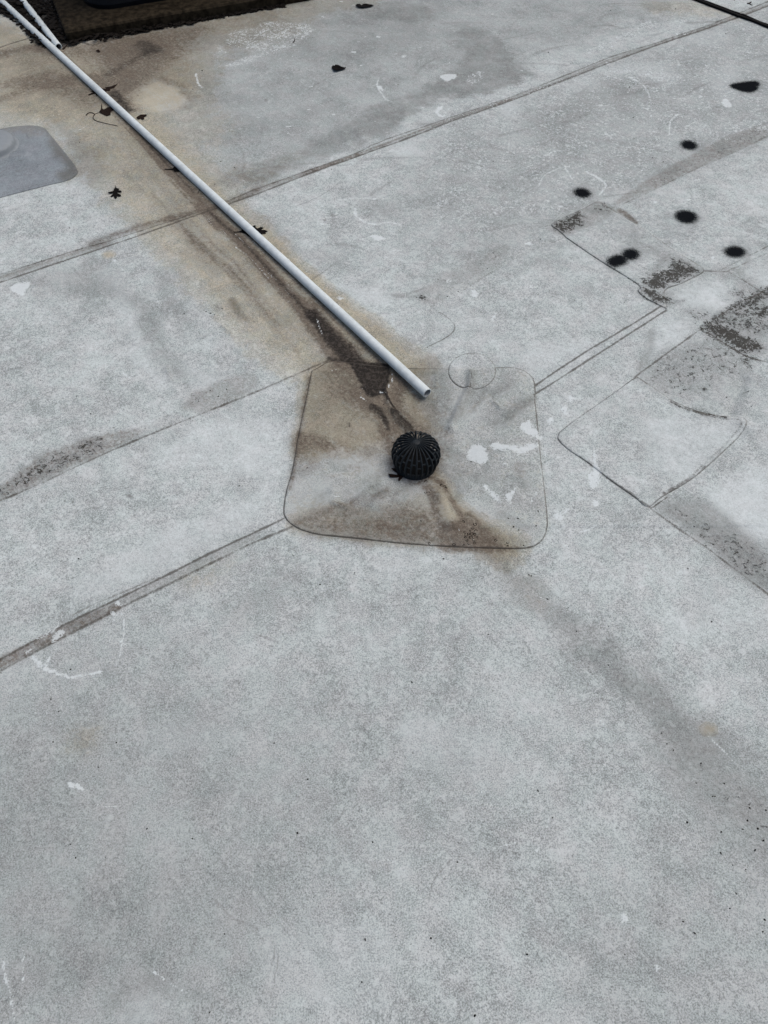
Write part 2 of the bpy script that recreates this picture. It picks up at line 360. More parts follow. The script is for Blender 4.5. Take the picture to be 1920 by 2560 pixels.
    # cleaner, paler membrane
    for k, pts, a in (('6', [(380, 780), (700, 650), (560, 760), (260, 900)], .5), ('6', [(930, 600), (1080, 500), (1150, 560), (1000, 720), (900, 720)], .85),
                      ('6', [(100, 720), (500, 600), (450, 700), (200, 850)], .6), ('6', [(1060, 330), (1300, 270), (1420, 400), (1250, 470), (1090, 400)], .8),
                      ('6', [(950, 1150), (1400, 1180), (1470, 1250), (1100, 1560), (900, 1350)], .75), ('9', [(1230, 60), (1659, -60), (1800, 300), (1500, 330)], .9),
                      ('9', [(1500, 330), (1659, 330), (1700, 420)], .6), ('6', [(1510, 220), (1659, 180), (1659, 320)], .7),
                      ('3', [(560, 455), (850, 400), (1120, 480), (1050, 560), (760, 480)], .55), ('3', [(1150, 210), (1400, 190), (1350, 300), (1150, 270)], .55), ('3', [(1300, 470), (1450, 430), (1430, 700), (1300, 600)], .5), ('3', [(330, 560), (480, 510), (520, 580), (420, 610)], .5),
                      ('2', [(880, 960), (1000, 920), (1060, 990), (920, 1010)], .7), ('2', [(1570, 690), (1700, 640), (1680, 760), (1600, 740)], .7), ('5', [(560, 300), (820, 320), (860, 400), (700, 410)], .8),
                      ('4', [(660, 200), (720, 190), (860, 480), (960, 760), (1060, 960), (950, 900), (780, 520)], .75), ('4', [(1170, 830), (1430, 900), (1330, 950), (1210, 900)], .7),
                      ('7', [(480, 700), (900, 400), (1300, 200), (1640, 120), (1640, 300), (1010, 610), (600, 780)], .6), ('4', [(950, 1380), (1300, 1180), (1659, 1150), (1659, 1500), (1200, 1450)], .55),
                      ('5', [(150, 1150), (250, 1250), (180, 1600), (0, 1659), (0, 1200)], .55), ('q', [(300, 590), (450, 610), (600, 700), (560, 760), (430, 710), (330, 670)], .85), ('q', [(80, 800), (260, 770), (330, 830), (250, 950), (60, 980)], .65),
                      ('q', [(340, 860), (460, 790), (560, 800), (430, 880)], .5), ('q', [(970, 880), (1020, 890), (1080, 1040), (1000, 1050), (960, 960)], .85), ('q', [(1090, 230), (1130, 290), (1060, 430), (1030, 470)], .7), ('q', [(1130, 340), (1240, 380), (1150, 440)], .55),
                      ('q', [(1120, 900), (1300, 940), (1400, 1060), (1250, 1040)], .45),
                      ('8', [(500, 760), (1100, 740), (1300, 850), (900, 880), (600, 830)], .28), ('9', [(1010, 880), (1120, 870), (1150, 960), (1050, 980)], .6), ('9', [(1100, 560), (1659, 800), (1659, 1100), (1300, 900)], .3),
                      ('A', [(600, 60), (900, 20), (950, 120), (700, 130)], .4), ('A', [(560, 1220), (680, 1190), (740, 1280), (600, 1313)], .5), ('A', [(1150, 950), (1659, 900), (1659, 1250), (1300, 1200)], .3), ('B', [(100, 20), (450, 30), (400, 230), (120, 200)], .35)):
        area('clean', k, pts, .035 if k in '123456789' else .02, a, .03)
    area('clean', '1', [(850, 610), (890, 560), (1030, 530), (1130, 590), (1210, 645), (1180, 690), (1020, 722), (940, 670)], .05, .8, .02); area('clean', '1', [(900, 575), (960, 560), (1035, 535), (1130, 590), (1212, 640), (1200, 680), (1130, 705), (1020, 724), (975, 690), (930, 640)], .012, .95, .006)
    line([(800, 560), (940, 665), (1020, 724), (1130, 706), (1205, 678)], .55, '1')
    for k, c, rx, ry in (('9', (1270, 1612), 55, 38), ('4', (705, 95), 40, 20)):
        ell('tan', k, c, rx, ry, .01, .8, .004); ell('clean', k, c, rx, ry, .01, .9, .004)
    area('tan', 'A', [(300, 60), (420, 40), (400, 130), (310, 120)], .04, .35); area('tan', '7', [(1180, 640), (1520, 500), (1400, 640), (1250, 700)], .04, .25)
    # torn and scuffed white
    for k, pts in (('1', [(1380, 312), (1440, 298), (1500, 340), (1420, 345)]), ('1', [(1440, 425), (1560, 375), (1659, 345), (1659, 392), (1500, 440)])):
        area('white', k, pts, .03, .52, .012); area('clean', k, pts, .03, .6, .02)
    for k, pts in (('4', [(60, 315), (100, 282), (195, 270), (178, 318), (152, 368), (95, 345)]), ('2', [(735, 1532), (770, 1520), (840, 1545), (790, 1560)]),
                   ('2', [(1190, 490), (1280, 478), (1300, 500), (1230, 530)]), ('2', [(1170, 700), (1215, 690), (1190, 730), (1240, 770), (1170, 745)]), 
                   ('q', [(1130, 652), (1170, 572), (1232, 570), (1275, 640), (1240, 680), (1180, 672)]), ('q', [(1285, 580), (1310, 558), (1400, 572), (1470, 570), (1575, 560), (1570, 590), (1480, 628), (1420, 608), (1320, 608)]),
                   ('q', [(1460, 465), (1500, 425), (1530, 430), (1570, 500), (1600, 520), (1580, 545), (1520, 512)]), ('q', [(1235, 822), (1270, 808), (1300, 850), (1340, 880), (1350, 920), (1290, 892)]), ('q', [(1365, 880), (1400, 860), (1440, 838), (1418, 900), (1390, 932)]),
                   ('q', [(1530, 735), (1562, 772), (1540, 768)]), ('q', [(1525, 908), (1570, 852), (1545, 905)]), ('6', [(50, 1222), (100, 1180), (165, 1240), (180, 1290), (110, 1280)]), ('6', [(360, 1012), (382, 1005), (410, 1035), (380, 1052)]),
                   ('6', [(320, 1095), (350, 1060), (362, 1130)]), ('6', [(228, 1170), (262, 1150), (250, 1200)]), ('6', [(520, 1350), (545, 1395), (550, 1440), (578, 1520), (545, 1612), (510, 1612), (492, 1520), (525, 1500)]),
                   ('9', [(518, 125), (548, 122), (572, 165), (540, 175)]), ('9', [(268, 228), (330, 203), (395, 172), (345, 218), (332, 270), (300, 258)]), ('9', [(325, 412), (365, 440), (350, 442)]), ('9', [(115, 130), (160, 80), (150, 130), (125, 140)]),
                   ('5', [(1395, 325), (1420, 320), (1450, 360), (1395, 370)]), ('5', [(1520, 510), (1560, 470), (1545, 520)]), ('c', [(60, 640), (110, 640), (90, 665)]),
                   ('7', [(745, 795), (775, 780), (790, 810), (760, 815)]), ('7', [(330, 1040), (370, 980), (420, 975), (410, 1005), (360, 1045)]), ('7', [(230, 1032), (300, 985), (390, 925), (370, 965), (270, 1022)]), ('3', [(85, 1580), (110, 1568), (138, 1582), (115, 1592)]),
                   ('3', [(900, 1305), (940, 1300), (925, 1318)]), ('3', [(1360, 650), (1390, 640), (1430, 690), (1370, 690)]), ('B', [(1018, 850), (1035, 838), (1048, 862), (1030, 875)]), ('B', [(1165, 1065), (1180, 1060), (1188, 1088)])):
        area('white', k, pts, .010, .95, .004)
    for k, pts, a in (('3', [(560, 460), (700, 440), (900, 450), (1110, 490), (1060, 560), (900, 520), (740, 490)], .47), ('3', [(400, 590), (470, 560), (480, 600)], .5), ('3', [(1150, 770), (1280, 780), (1280, 850), (1160, 870), (1090, 840)], .46), ('3', [(1520, 840), (1659, 780), (1659, 850)], .5),
                      ('2', [(1370, 480), (1480, 460), (1480, 520), (1400, 560), (1370, 540)], .5), ('3', [(200, 600), (600, 620), (560, 660), (260, 650)], .42), ('3', [(450, 330), (850, 130), (1000, 170), (600, 330)], .4), ('2', [(0, 150), (350, 160), (330, 260), (0, 380)], .46), ('1', [(1500, 200), (1659, 180), (1659, 320), (1480, 300)], .44),
                      ('3', [(1150, 830), (1600, 760), (1640, 820), (1250, 900)], .42), ('q', [(1400, 560), (1600, 560), (1640, 700), (1300, 720)], .38)):
        area('white', k, pts, .03, a, .02)
    area('white', '3', [(-500, 700), (600, 420), (1300, 200), (1800, 0), (1800, 800), (1200, 1000), (600, 1320), (0, 1500), (-500, 1600)], .06, .33, .03)
    for k, pts, wd in (('2', [(645, 1355), (650, 1400), (700, 1435), (770, 1455), (850, 1442), (930, 1455)], .009), ('2', [(660, 1390), (745, 1368)], .003), ('2', [(795, 505), (785, 550), (815, 610), (840, 645), (905, 668)], .006), ('2', [(800, 560), (825, 590)], .012), ('2', [(535, 1298), (700, 1284), (860, 1290)], .003),
                       ('1', [(1272, 480), (1280, 535), (1310, 570)], .007), ('3', [(175, 1205), (220, 1130), (320, 1085), (380, 1080)], .004), ('3', [(480, 1115), (560, 1155), (605, 1205), (560, 1265)], .008), ('3', [(210, 1010), (280, 982), (370, 975)], .004), ('3', [(345, 1085), (390, 1160)], .006), ('3', [(185, 1215), (290, 1280)], .003),
                       ('3', [(760, 500), (860, 560), (900, 640)], .005), ('3', [(1080, 740), (1030, 780), (1015, 880)], .006), ('3', [(1140, 820), (1200, 780)], .005),
                       ('9', [(440, 340), (490, 325), (545, 285)], .004), ('7', [(215, 1150), (270, 1205), (350, 1250), (450, 1282), (540, 1270), (650, 1250)], .008), ('7', [(300, 1195), (320, 1150)], .005), ('7', [(785, 850), (800, 950), (795, 1050), (770, 1150), (750, 1205)], .003), ('7', [(180, 1110), (200, 1100)], .008), ('7', [(775, 1045), (825, 1075)], .003), ('7', [(730, 865), (755, 882)], .006),
                       ('A', [(12, 1050), (25, 1130), (40, 1180), (60, 1310)], .0045), ('A', [(100, 1000), (95, 1160)], .002), ('A', [(660, 1090), (800, 1180)], .0025), ('A', [(300, 275), (360, 300)], .008), ('B', [(1400, 70), (1560, 230)], .003), ('B', [(470, 560), (570, 530)], .002),
                       ('q', [(680, 130), (690, 160), (680, 210)], .0025), ('q', [(665, 200), (675, 280)], .002), ('q', [(500, 280), (530, 300)], .005), ('q', [(610, 245), (640, 255)], .004), ('z', [(520, 600), (640, 700), (760, 830)], .0025), ('z', [(640, 560), (760, 680)], .002), ('z', [(1080, 1100), (1120, 1210)], .003),
                       ('4', [(740, 130), (800, 195)], .004), ('4', [(1010, 400), (1130, 385)], .0025), ('4', [(800, 860), (860, 900)], .003)):
        stroke('white', k, pts, wd * .78, wd * .4, .8, .76, .005); stroke('clean', k, pts, wd, wd * .6, .9, .4, .004)
    # faint darker scuffs
    for k, pts, wd in (('A', [(1195, 960), (1160, 1120)], .002), ('A', [(1210, 1000), (1170, 1200)], .002), ('A', [(850, 940), (825, 1010)], .004), ('B', [(290, 600), (220, 690), (195, 790)], .002), ('A', [(1490, 390), (1440, 450)], .003), ('A', [(930, 780), (1000, 850), (1110, 900)], .003), ('7', [(1300, 1090), (1350, 1145)], .003), ('B', [(1540, 400), (1659, 480)], .003), ('7', [(830, 95), (850, 105)], .006), ('8', [(0, 1260), (150, 1310)], .003)):
        stroke('thin', k, pts, wd, wd, .7, .75, .003)
    for k, p, r in (('A', (752, 280), 12), ('8', (580, 541), 22), ('8', (455, 890), 12), ('9', (220, 1390), 18), ('8', (1270, 1035), 14), ('B', (1030, 660), 10), ('B', (1290, 378), 14), ('A', (820, 690), 12), ('A', (800, 785), 12), ('A', (920, 1235), 14), ('2', (500, 1395), 20), ('2', (450, 1425), 14), ('2', (65, 650), 16), ('9', (480, 240), 14), ('9', (535, 812), 14), ('7', (840, 100), 14), ('4', (700, 1412), 9)):
        ell('thin', k, p, r, r * .7, .006, .8, .004)
    # lichen
    for k, pts, a in (('4', [(-30, 1620), (60, 1560), (220, 1420), (430, 1330), (600, 1270), (690, 1260), (700, 1300), (640, 1395), (300, 1555), (0, 1690)], .72), ('4', [(1180, 1080), (1220, 1010), (1340, 950), (1400, 930), (1330, 1010), (1240, 1080)], .7), ('4', [(880, 1270), (1000, 1180), (1170, 1130), (1160, 1170), (950, 1270)], .5),
                      ('3', [(250, 1455), (300, 1410), (420, 1370), (470, 1400), (440, 1470), (340, 1528)], 1.05), ('3', [(470, 1345), (560, 1305), (650, 1360), (600, 1400), (500, 1390)], .72), ('3', [(850, 1180), (1040, 1070), (1220, 970), (1400, 890), (1659, 800), (1659, 880), (1500, 960), (1200, 1090), (900, 1230)], .5),
                      ('3', [(430, 1560), (620, 1560), (620, 1640), (500, 1620)], .4), ('3', [(700, 1380), (900, 1540), (1080, 1659), (1000, 1680), (760, 1560)], .45), ('6', [(780, 0), (980, 90), (1240, 190), (1200, 230), (900, 60)], .5),
                      ('6', [(830, 290), (870, 230), (1050, 150), (1160, 160), (1230, 195), (1130, 260), (980, 330), (900, 330)], 1.05), ('6', [(820, 310), (930, 320), (1050, 390), (1000, 440), (870, 375)], 1.1), ('6', [(680, 200), (830, 250), (820, 290), (720, 230)], .55), ('6', [(990, 130), (1100, 110), (1180, 170), (1020, 180)], .9),
                      ('6', [(1225, 575), (1290, 520), (1400, 560), (1560, 640), (1640, 700), (1650, 730), (1500, 745), (1340, 650)], 1.15), ('6', [(1300, 515), (1400, 480), (1430, 510), (1340, 540)], 1.1), ('6', [(1460, 420), (1659, 330), (1720, 350), (1600, 440), (1480, 470)], 1.1), ('6', [(1550, 470), (1659, 420), (1720, 450), (1659, 510), (1580, 500)], 1.15), ('6', [(1290, 510), (1659, 350), (1700, 560), (1560, 640)], .75),
                      ('6', [(1420, 290), (1600, 350), (1460, 420), (1380, 400)], .75), ('6', [(1100, 470), (1220, 420), (1300, 470), (1200, 560), (1120, 510)], .65), ('6', [(880, 850), (1250, 620), (1540, 800), (1500, 860), (1300, 920), (1050, 1010), (900, 930)], .6), ('6', [(1470, 740), (1550, 760), (1560, 840), (1500, 810)], 1.05),
                      ('6', [(1060, 1000), (1150, 960), (1290, 930), (1290, 960), (1150, 1000)], .9), ('6', [(1460, 860), (1600, 920), (1600, 1010), (1480, 1090)], .45), ('5', [(1020, 360), (1080, 350), (1140, 400), (1090, 405)], .9), ('5', [(1120, 400), (1200, 240), (1450, 120), (1620, 30), (1500, 180), (1280, 330)], .45), ('5', [(1030, 360), (1300, 180), (1620, 10), (1640, 60), (1300, 220)], .42),
                      ('6', [(560, 1030), (700, 1060), (990, 1120), (980, 1140), (800, 1100), (600, 1110)], .42), ('9', [(940, 180), (1060, 160), (1300, 260), (1659, 470), (1659, 720), (1400, 530), (1150, 340)], .62), ('9', [(1060, 180), (1130, 230), (1190, 300), (1120, 270)], .6), ('7', [(-20, 20), (0, -20), (260, 15), (100, 90), (-20, 150)], .6), ('7', [(-30, 1210), (330, 1020), (740, 810), (760, 840), (350, 1050), (-30, 1260)], .45), ('7', [(740, 810), (1350, 500), (1640, 350), (1640, 400), (1200, 620)], .42),
                      ('B', [(1300, 150), (1659, 330), (1659, 520), (1400, 330)], .40), ('1', [(580, 1580), (700, 1530), (760, 1530), (640, 1590)], .75), ('1', [(640, 1560), (900, 1480), (1300, 1360), (1200, 1410), (900, 1500)], .5), ('1', [(850, 290), (950, 250), (1100, 330), (1000, 400), (850, 380)], .55), ('1', [(740, 590), (900, 470), (1040, 440), (900, 580)], .5),
                      ('3', [(480, 300), (620, 230), (900, 130), (960, 180), (700, 280), (420, 340)], .45), ('q', [(1110, 1090), (1160, 1040), (1220, 1060), (1210, 1180), (1120, 1190)], .45), ('2', [(880, 750), (960, 720), (960, 780), (900, 790)], .45), ('q', [(180, 1030), (330, 960), (500, 930), (300, 1000)], .42)):
        area('speck', k, pts, .032, a * 1.06, .022)
    # sprayed black dots
    for k, c, rx, ry, ang in (('3', (455, 1250), 54, 30, 10), ('3', (1147, 941), 52, 28, 10), ('3', (1128, 1405), 72, 41, 8), ('3', (1445, 1632), 68, 36, 3), ('6', (768, 97), 56, 36, 0), ('6', (682, 138), 68, 38, -8)):
        ell('spray', k, c, rx, ry, .026, 1.0, .002, ang); ell('spray', k, c, rx * 1.35, ry * 1.4, .045, .33, .004, ang)
    area('spray', '3', [(1415, 557), (1470, 533), (1540, 524), (1592, 527), (1604, 543), (1592, 556), (1596, 570), (1575, 592), (1530, 596), (1475, 588)], .020, 1.0, .010); area('spray', '3', [(1400, 555), (1480, 520), (1620, 515), (1620, 600), (1480, 600)], .05, .3, .004)
    ell('spray', '3', (1455, 556), 60, 22, .05, .4, .002)

    # --- finer runs of the same dirt: streaks left of the pipe, washes on the drain patch
    rng = np.random.RandomState(5)
    path = np.array([(225, 205), (275, 265), (330, 330), (380, 383), (449, 455), (502, 502), (546, 546), (596, 605), (642, 655), (674, 689), (705, 733), (746, 765)], float)
    for i in range(26):
        a0 = rng.uniform(0, .75); a1 = min(1, a0 + rng.uniform(.12, .35)); off = rng.normal(0, 9)
        tt = np.linspace(a0, a1, 5) * (len(path) - 1)
        pts = [(np.interp(t, range(len(path)), path[:, 0]) + off * .7 + rng.normal(0, 1.5), np.interp(t, range(len(path)), path[:, 1]) - off * .7 + rng.normal(0, 1.5)) for t in tt]
        stroke('brown', 'd', pts, rng.uniform(.002, .006), rng.uniform(.001, .004), .9, rng.uniform(.3, .6), .004)
    for i in range(14):
        a0 = rng.uniform(0, .6); a1 = a0 + rng.uniform(.2, .4); off = rng.uniform(25, 75)
        tt = np.linspace(a0, a1, 5) * (len(path) - 1)
        pts = [(np.interp(t, range(len(path)), path[:, 0]) - off * .7 + rng.normal(0, 3), np.interp(t, range(len(path)), path[:, 1]) + off * .7 + rng.normal(0, 3)) for t in tt]
        stroke('brown', 'd', pts, rng.uniform(.004, .012), rng.uniform(.003, .01), .95, rng.uniform(.10, .24), .01)
    for i in range(8):                                   # pale scratches in the track
        a0 = rng.uniform(.2, .8); a1 = a0 + rng.uniform(.05, .16); off = rng.normal(2, 9)
        tt = np.linspace(a0, min(1, a1), 4) * (len(path) - 1)
        stroke('white', 'd', [(np.interp(t, range(len(path)), path[:, 0]) - off * .7, np.interp(t, range(len(path)), path[:, 1]) + off * .7) for t in tt], .0018, .0012, .6, .5, .003)
    stroke('brown', 'd', [(449, 455), (502, 502), (546, 546), (596, 605), (642, 655), (674, 689)], .012, .018, .8, .4, .01)
    area('soil_shade', 'q', DPQ, .012, .17, .01); area('tan', 'q', DPQ, .012, .10, .01)
    area('soil_shade', 'q', [(190, 122), (640, 92), (1030, 106), (1060, 420), (1000, 760), (1250, 1000), (1350, 1195), (760, 1168), (260, 1118), (32, 1010), (110, 520)], .03, .28, .03); area('tan', 'q', [(190, 122), (640, 92), (860, 106), (960, 420), (660, 620), (400, 620), (90, 640), (110, 520)], .03, .3, .03)
    area('brown', 'q', [(200, 115), (310, 62), (430, 70), (520, 260), (620, 400), (640, 600), (400, 600), (250, 560), (115, 600), (150, 340)], .05, .20, .03)
    stroke('brown', 'q', [(330, 70), (420, 200), (500, 290), (560, 350)], .03, .03, .95, .35, .015)
    stroke('brown', 'q', [(480, 260), (560, 340), (640, 430), (680, 480), (700, 560)], .020, .022, .95, .5, .012)
    stroke('brown', 'q', [(720, 120), (760, 180), (740, 300), (800, 420), (860, 480)], .014, .02, .95, .35, .012)
    stroke('brown', 'q', [(300, 640), (420, 680), (520, 700)], .02, .02, .95, .28, .015)
    stroke('brown', 'q', [(120, 540), (260, 555), (420, 600), (560, 620)], .03, .02, .95, .32, .015)
    stroke('brown', 'q', [(90, 1050), (250, 980), (380, 930), (470, 910)], .012, .010, .95, .4, .01)
    stroke('brown', 'q', [(540, 930), (580, 890), (650, 845)], .010, .010, .95, .35, .008)
    stroke('brown', 'q', [(470, 830), (520, 790), (580, 770)], .010, .010, .95, .25, .008)
    stroke('brown', 'q', [(860, 765), (920, 765), (990, 800)], .008, .006, .9, .55, .006)
    stroke('brown', 'q', [(820, 790), (900, 830), (950, 900)], .02, .016, .95, .35, .012)
    area('brown', 'q', [(700, 900), (900, 860), (920, 960), (950, 1060), (1000, 1180), (700, 1160), (560, 1100)], .04, .22, .02)
    ell('clean', 'q', (600, 300), 55, 30, .012, .8, .01); ell('tan', 'q', (600, 300), 55, 30, .012, .6, .01)
    ell('clean', 'q', (520, 450), 75, 48, .012, .35, .008)
    stroke('clean', 'q', [(640, 230), (655, 300), (690, 380), (740, 440)], .005, .004, .8, .8, .003)
    stroke('clean', 'q', [(480, 240), (520, 290), (560, 350), (620, 420)], .004, .004, .8, .6, .006)
    stroke('clean', 'q', [(770, 490), (720, 430)], .006, .004, .8, .6, .006)
    stroke('black', 'q', [(400, 30), (450, 60), (520, 80)], .012, .012, .95, .5, .008)
    area('black', 'q', [(450, 80), (540, 70), (660, 85), (660, 180), (620, 262), (560, 265), (500, 190)], .014, .9, .008)
    stroke('black', 'q', [(560, 350), (600, 380), (640, 420), (660, 470)], .008, .006, .95, .5, .006)
    for k, pts in (('p', [(190, 720), (240, 685), (330, 655)]), ('p', [(240, 790), (380, 755), (520, 730)]), ('p', [(290, 875), (380, 850), (490, 810)]), ('p', [(300, 965), (420, 945), (530, 915)]), ('p', [(0, 1165), (80, 1120), (140, 1070)]), ('p', [(300, 1120), (400, 1130), (500, 1080)])):
        stroke('thin', k, pts, .004, .0025, .8, .8, .003)  # wrinkles of the grey patch, their shade painted as dark strokes
    area('soil_shade', 'p', [(850, 250), (1000, 480), (1250, 820), (1480, 1090), (1420, 1220), (1250, 1310), (1150, 1150), (1280, 1080), (1000, 700)], .03, .5, .02)
    area('tan', 'p', [(850, 250), (1000, 480), (1250, 820), (1480, 1090), (1420, 1220), (1250, 1310), (1150, 1150), (1280, 1080), (1000, 700)], .03, .4, .02)
    # scuffs, scratches and droplets of years of foot traffic
    def ground_stroke(ch, x, y, L, an, wd, a, bend):
        pts = [(x + L * t * math.cos(an) - bend * L * t * t * math.sin(an), y + L * t * math.sin(an) + bend * L * t * t * math.cos(an)) for t in np.linspace(-.5, .5, 7)]
        MASK[ch].append(('s', pts, wd, wd * .5, .8, a, .004))
    for i in range(150):
        y = .1 + 4.0 * rng.rand() ** 1.1; x = rng.uniform(-1, 1) * .5 * (1.2 + .6 * y)
        ground_stroke('white' if rng.rand() < .62 else 'thin', x, y, rng.uniform(.015, .11), rng.uniform(0, 3.14), rng.uniform(.0012, .0032), rng.uniform(.35, .6), rng.normal(0, .5))
    for i in range(26):                                  # dragged feet: bundles of parallel scratches
        y = .15 + 3.8 * rng.rand(); x = rng.uniform(-1, 1) * .5 * (1.1 + .6 * y); an = rng.uniform(0, 3.14); ch = 'white' if rng.rand() < .5 else 'thin'
        for j in range(rng.randint(3, 8)):
            ground_stroke(ch, x + rng.normal(0, .02), y + rng.normal(0, .02), rng.uniform(.03, .09), an + rng.normal(0, .06), .0014, rng.uniform(.3, .5), .1)
    for i in range(110):
        y = .1 + 4.0 * rng.rand(); x = rng.uniform(-1, 1) * .5 * (1.2 + .6 * y); r_ = rng.uniform(.003, .009)
        pts = [(x + r_ * rng.uniform(.7, 1.3) * math.cos(t), y + r_ * rng.uniform(.7, 1.3) * math.sin(t)) for t in np.linspace(0, 6.28, 9)[:-1]]
        MASK['clean' if rng.rand() < .7 else 'thin'].append(('a', pts, .003, 0, 0, rng.uniform(.3, .8), .003))
    stroke('soil_shade', 'd', [(0, 60), (200, 230), (330, 370), (450, 500), (560, 600), (680, 710), (780, 800)], .07, .06, .9, .30, .04)
    stroke('brown', '3', [(-100, 680), (340, 508), (650, 383), (920, 292), (1280, 172), (1460, 103), (1700, 15)], .007, .009, .6, .40, .003)
    stroke('brown', '2', [(300, 1125), (650, 1006), (950, 890), (1240, 782), (1659, 640)], .009, .007, .6, .35, .003)
    area('soil_shade', 'd', [(-100, 1500), (300, 1420), (620, 1560), (700, 1900), (500, 2250), (-100, 2250)], .16, .30, .07)  # broad darker tones over the near part of the roof
    area('soil_shade', 'd', [(700, 1500), (1000, 1560), (1050, 1800), (800, 1900), (650, 1700)], .14, .16, .07)
    area('soil_shade', 'd', [(1250, 1900), (1700, 1800), (1700, 2250), (1300, 2250)], .14, .22, .07)
    stroke('brown', 'd', [(470, 478), (520, 522), (596, 605), (674, 689)], .010, .015, .9, .55, .008); stroke('soil_shade', 'd', [(450, 455), (520, 525), (600, 605), (690, 695)], .03, .03, .9, .35, .012)
    stroke('brown', 'd', [(655, 668), (690, 712), (735, 768), (780, 792)], .022, .026, .9, .6, .018)
    stroke('black', 'd', [(668, 676), (700, 720), (738, 762)], .012, .016, .95, .5, .012)
    for pts in ([(1175, 140), (1168, 225), (1122, 320), (1060, 420)], [(680, 330), (745, 430), (795, 485)], [(655, 855), (585, 905)], [(590, 812), (500, 890)], [(1395, 395), (1530, 290)], [(985, 1060), (1050, 1075), (1095, 1060)]):
        stroke('soil_shade', 'q', pts, .012, .012, .95, .75, .006)  # right flanks of the ridges darkened: dirt and painted shade
    for pts in ([(700, 880), (760, 830), (800, 800)], [(600, 760), (660, 740)], [(1010, 720), (1080, 800), (1100, 880)], [(1250, 240), (1200, 330), (1130, 400)], [(1400, 200), (1300, 260)], [(1450, 330), (1380, 420), (1300, 440)], [(1020, 620), (1100, 650)], [(1200, 760), (1260, 780)], [(1450, 700), (1500, 820)], [(1350, 1000), (1500, 1080)], [(400, 1000), (650, 960)], [(250, 900), (200, 960)]):
        stroke('soil_shade', 'q', pts, .016, .012, .95, .5, .014); stroke('clean', 'q', [(a + 25, b + 12) for a, b in pts], .007, .005, .95, .5, .010)  # dark strokes, each with a paler one beside it
    for i in range(90):                                  # chalky wisps on the dressed-down patch, running towards the drain
        an = rng.uniform(0, 6.28); r_ = rng.uniform(.08, .31); L_ = rng.uniform(.012, .05)
        x = DRAIN[0] + .02 + r_ * math.cos(an); y = DRAIN[1] + r_ * .95 * math.sin(an)
        MASK['white' if rng.rand() < .55 else 'brown'].append(('s', [(x + t * L_ * math.cos(an + .15) + .1 * L_ * t * t, y + t * L_ * math.sin(an + .15)) for t in (-.5, -.2, .1, .5)], rng.uniform(.0014, .0035), .001, .9, rng.uniform(.25, .42), .006))
    for i in range(260):                                 # flaked bits of the white facing, thickest on the far sheets
        y = 1.75 + 2.4 * rng.rand(); x = rng.uniform(-.35, 1) * .5 * (1.2 + .6 * y); r_ = .002 + .011 * rng.rand() ** 2.5
        st = rng.uniform(.4, 1); an = rng.uniform(-.3, .9)
        loc = [(r_ * rng.uniform(.5, 1.5) * math.cos(t), r_ * st * rng.uniform(.5, 1.5) * math.sin(t)) for t in np.linspace(0, 6.28, 10)[:-1]]
        MASK['white'].append(('a', [(x + a * math.cos(an) - b * math.sin(an), y + a * math.sin(an) + b * math.cos(an)) for a, b in loc], .004, 0, 0, rng.uniform(.5, .8), .008))
    for i in range(70):                                  # faint dark drag marks across the far sheets
        y = 1.9 + 2.2 * rng.rand(); x = rng.uniform(-.4, 1) * .5 * (1.2 + .6 * y)
        ground_stroke('soil_shade', x, y, rng.uniform(.05, .25), rng.normal(.35, .5), rng.uniform(.003, .012), rng.uniform(.25, .55), rng.normal(0, .3))
    stroke('brown', 'd', [(240, 222), (300, 292), (350, 345), (400, 398), (450, 450)], .008, .012, .9, .55, .006)
    stroke('black', 'd', [(250, 235), (330, 322), (420, 415)], .005, .006, .95, .40, .005)
    stroke('black', 'd', [(450, 455), (520, 520), (600, 605), (675, 688)], .007, .010, .95, .42, .007)
    stroke('brown', 'd', [(0, 215), (90, 185), (180, 175), (240, 215)], .03, .03, .95, .38, .03)
    stroke('black', '1', [(720, 480), (850, 400), (1000, 330)], .03, .02, .95, .30, .025)
    stroke('brown', '1', [(690, 350), (800, 430), (820, 560)], .03, .03, .95, .40, .03)
    stroke('speck', '6', [(1240, 570), (1330, 510), (1460, 420), (1659, 325), (1800, 260)], .018, .02, .8, .95, .012)
    stroke('speck', '6', [(1230, 585), (1340, 650), (1480, 735), (1600, 780)], .014, .012, .8, .9, .012)
    stroke('speck', '6', [(930, 415), (1040, 400), (1120, 395)], .012, .008, .8, .8, .01)
    stroke('speck', '6', [(400, 20), (620, 165), (810, 285)], .010, .012, .8, .6, .012)
    stroke('soil_shade', '6', [(780, 20), (980, 110), (1230, 190), (1420, 210), (1640, 345)], .03, .03, .9, .35, .02)
    area('brown', 'd', [(60, 95), (230, 85), (420, 55), (430, 80), (330, 110), (230, 120), (120, 130)], .05, .38, .05)
    stroke('brown', 'd', [(210, 170), (260, 215), (285, 245)], .035, .03, .9, .45, .03)
    for i in range(14):
        x, y = gp_hint[0] + rng.uniform(-.2, .16), gp_hint[1] + rng.uniform(-.22, .22)
        ground_stroke('thin' if rng.rand() < .6 else 'soil_shade', x, y, rng.uniform(.02, .12), rng.uniform(0, 3.1), rng.uniform(.002, .005), rng.uniform(.3, .6), rng.normal(0, .4))
    # weathered greyer top of the far sheet
    area('soil_shade', 'd', [(250, 30), (700, -20), (1400, -60), (1400, 40), (1000, 170), (700, 300), (480, 370), (420, 250)], .18, .48, .06)
    area('soil_shade', 'd', [(900, 330), (1300, 150), (1700, 20), (1700, 250), (1350, 420), (1000, 560)], .18, .40, .06)
    area('brown', 'd', [(-40, 120), (130, 110), (420, 60), (430, 130), (250, 230), (100, 215), (-40, 200)], .10, .20, .05)

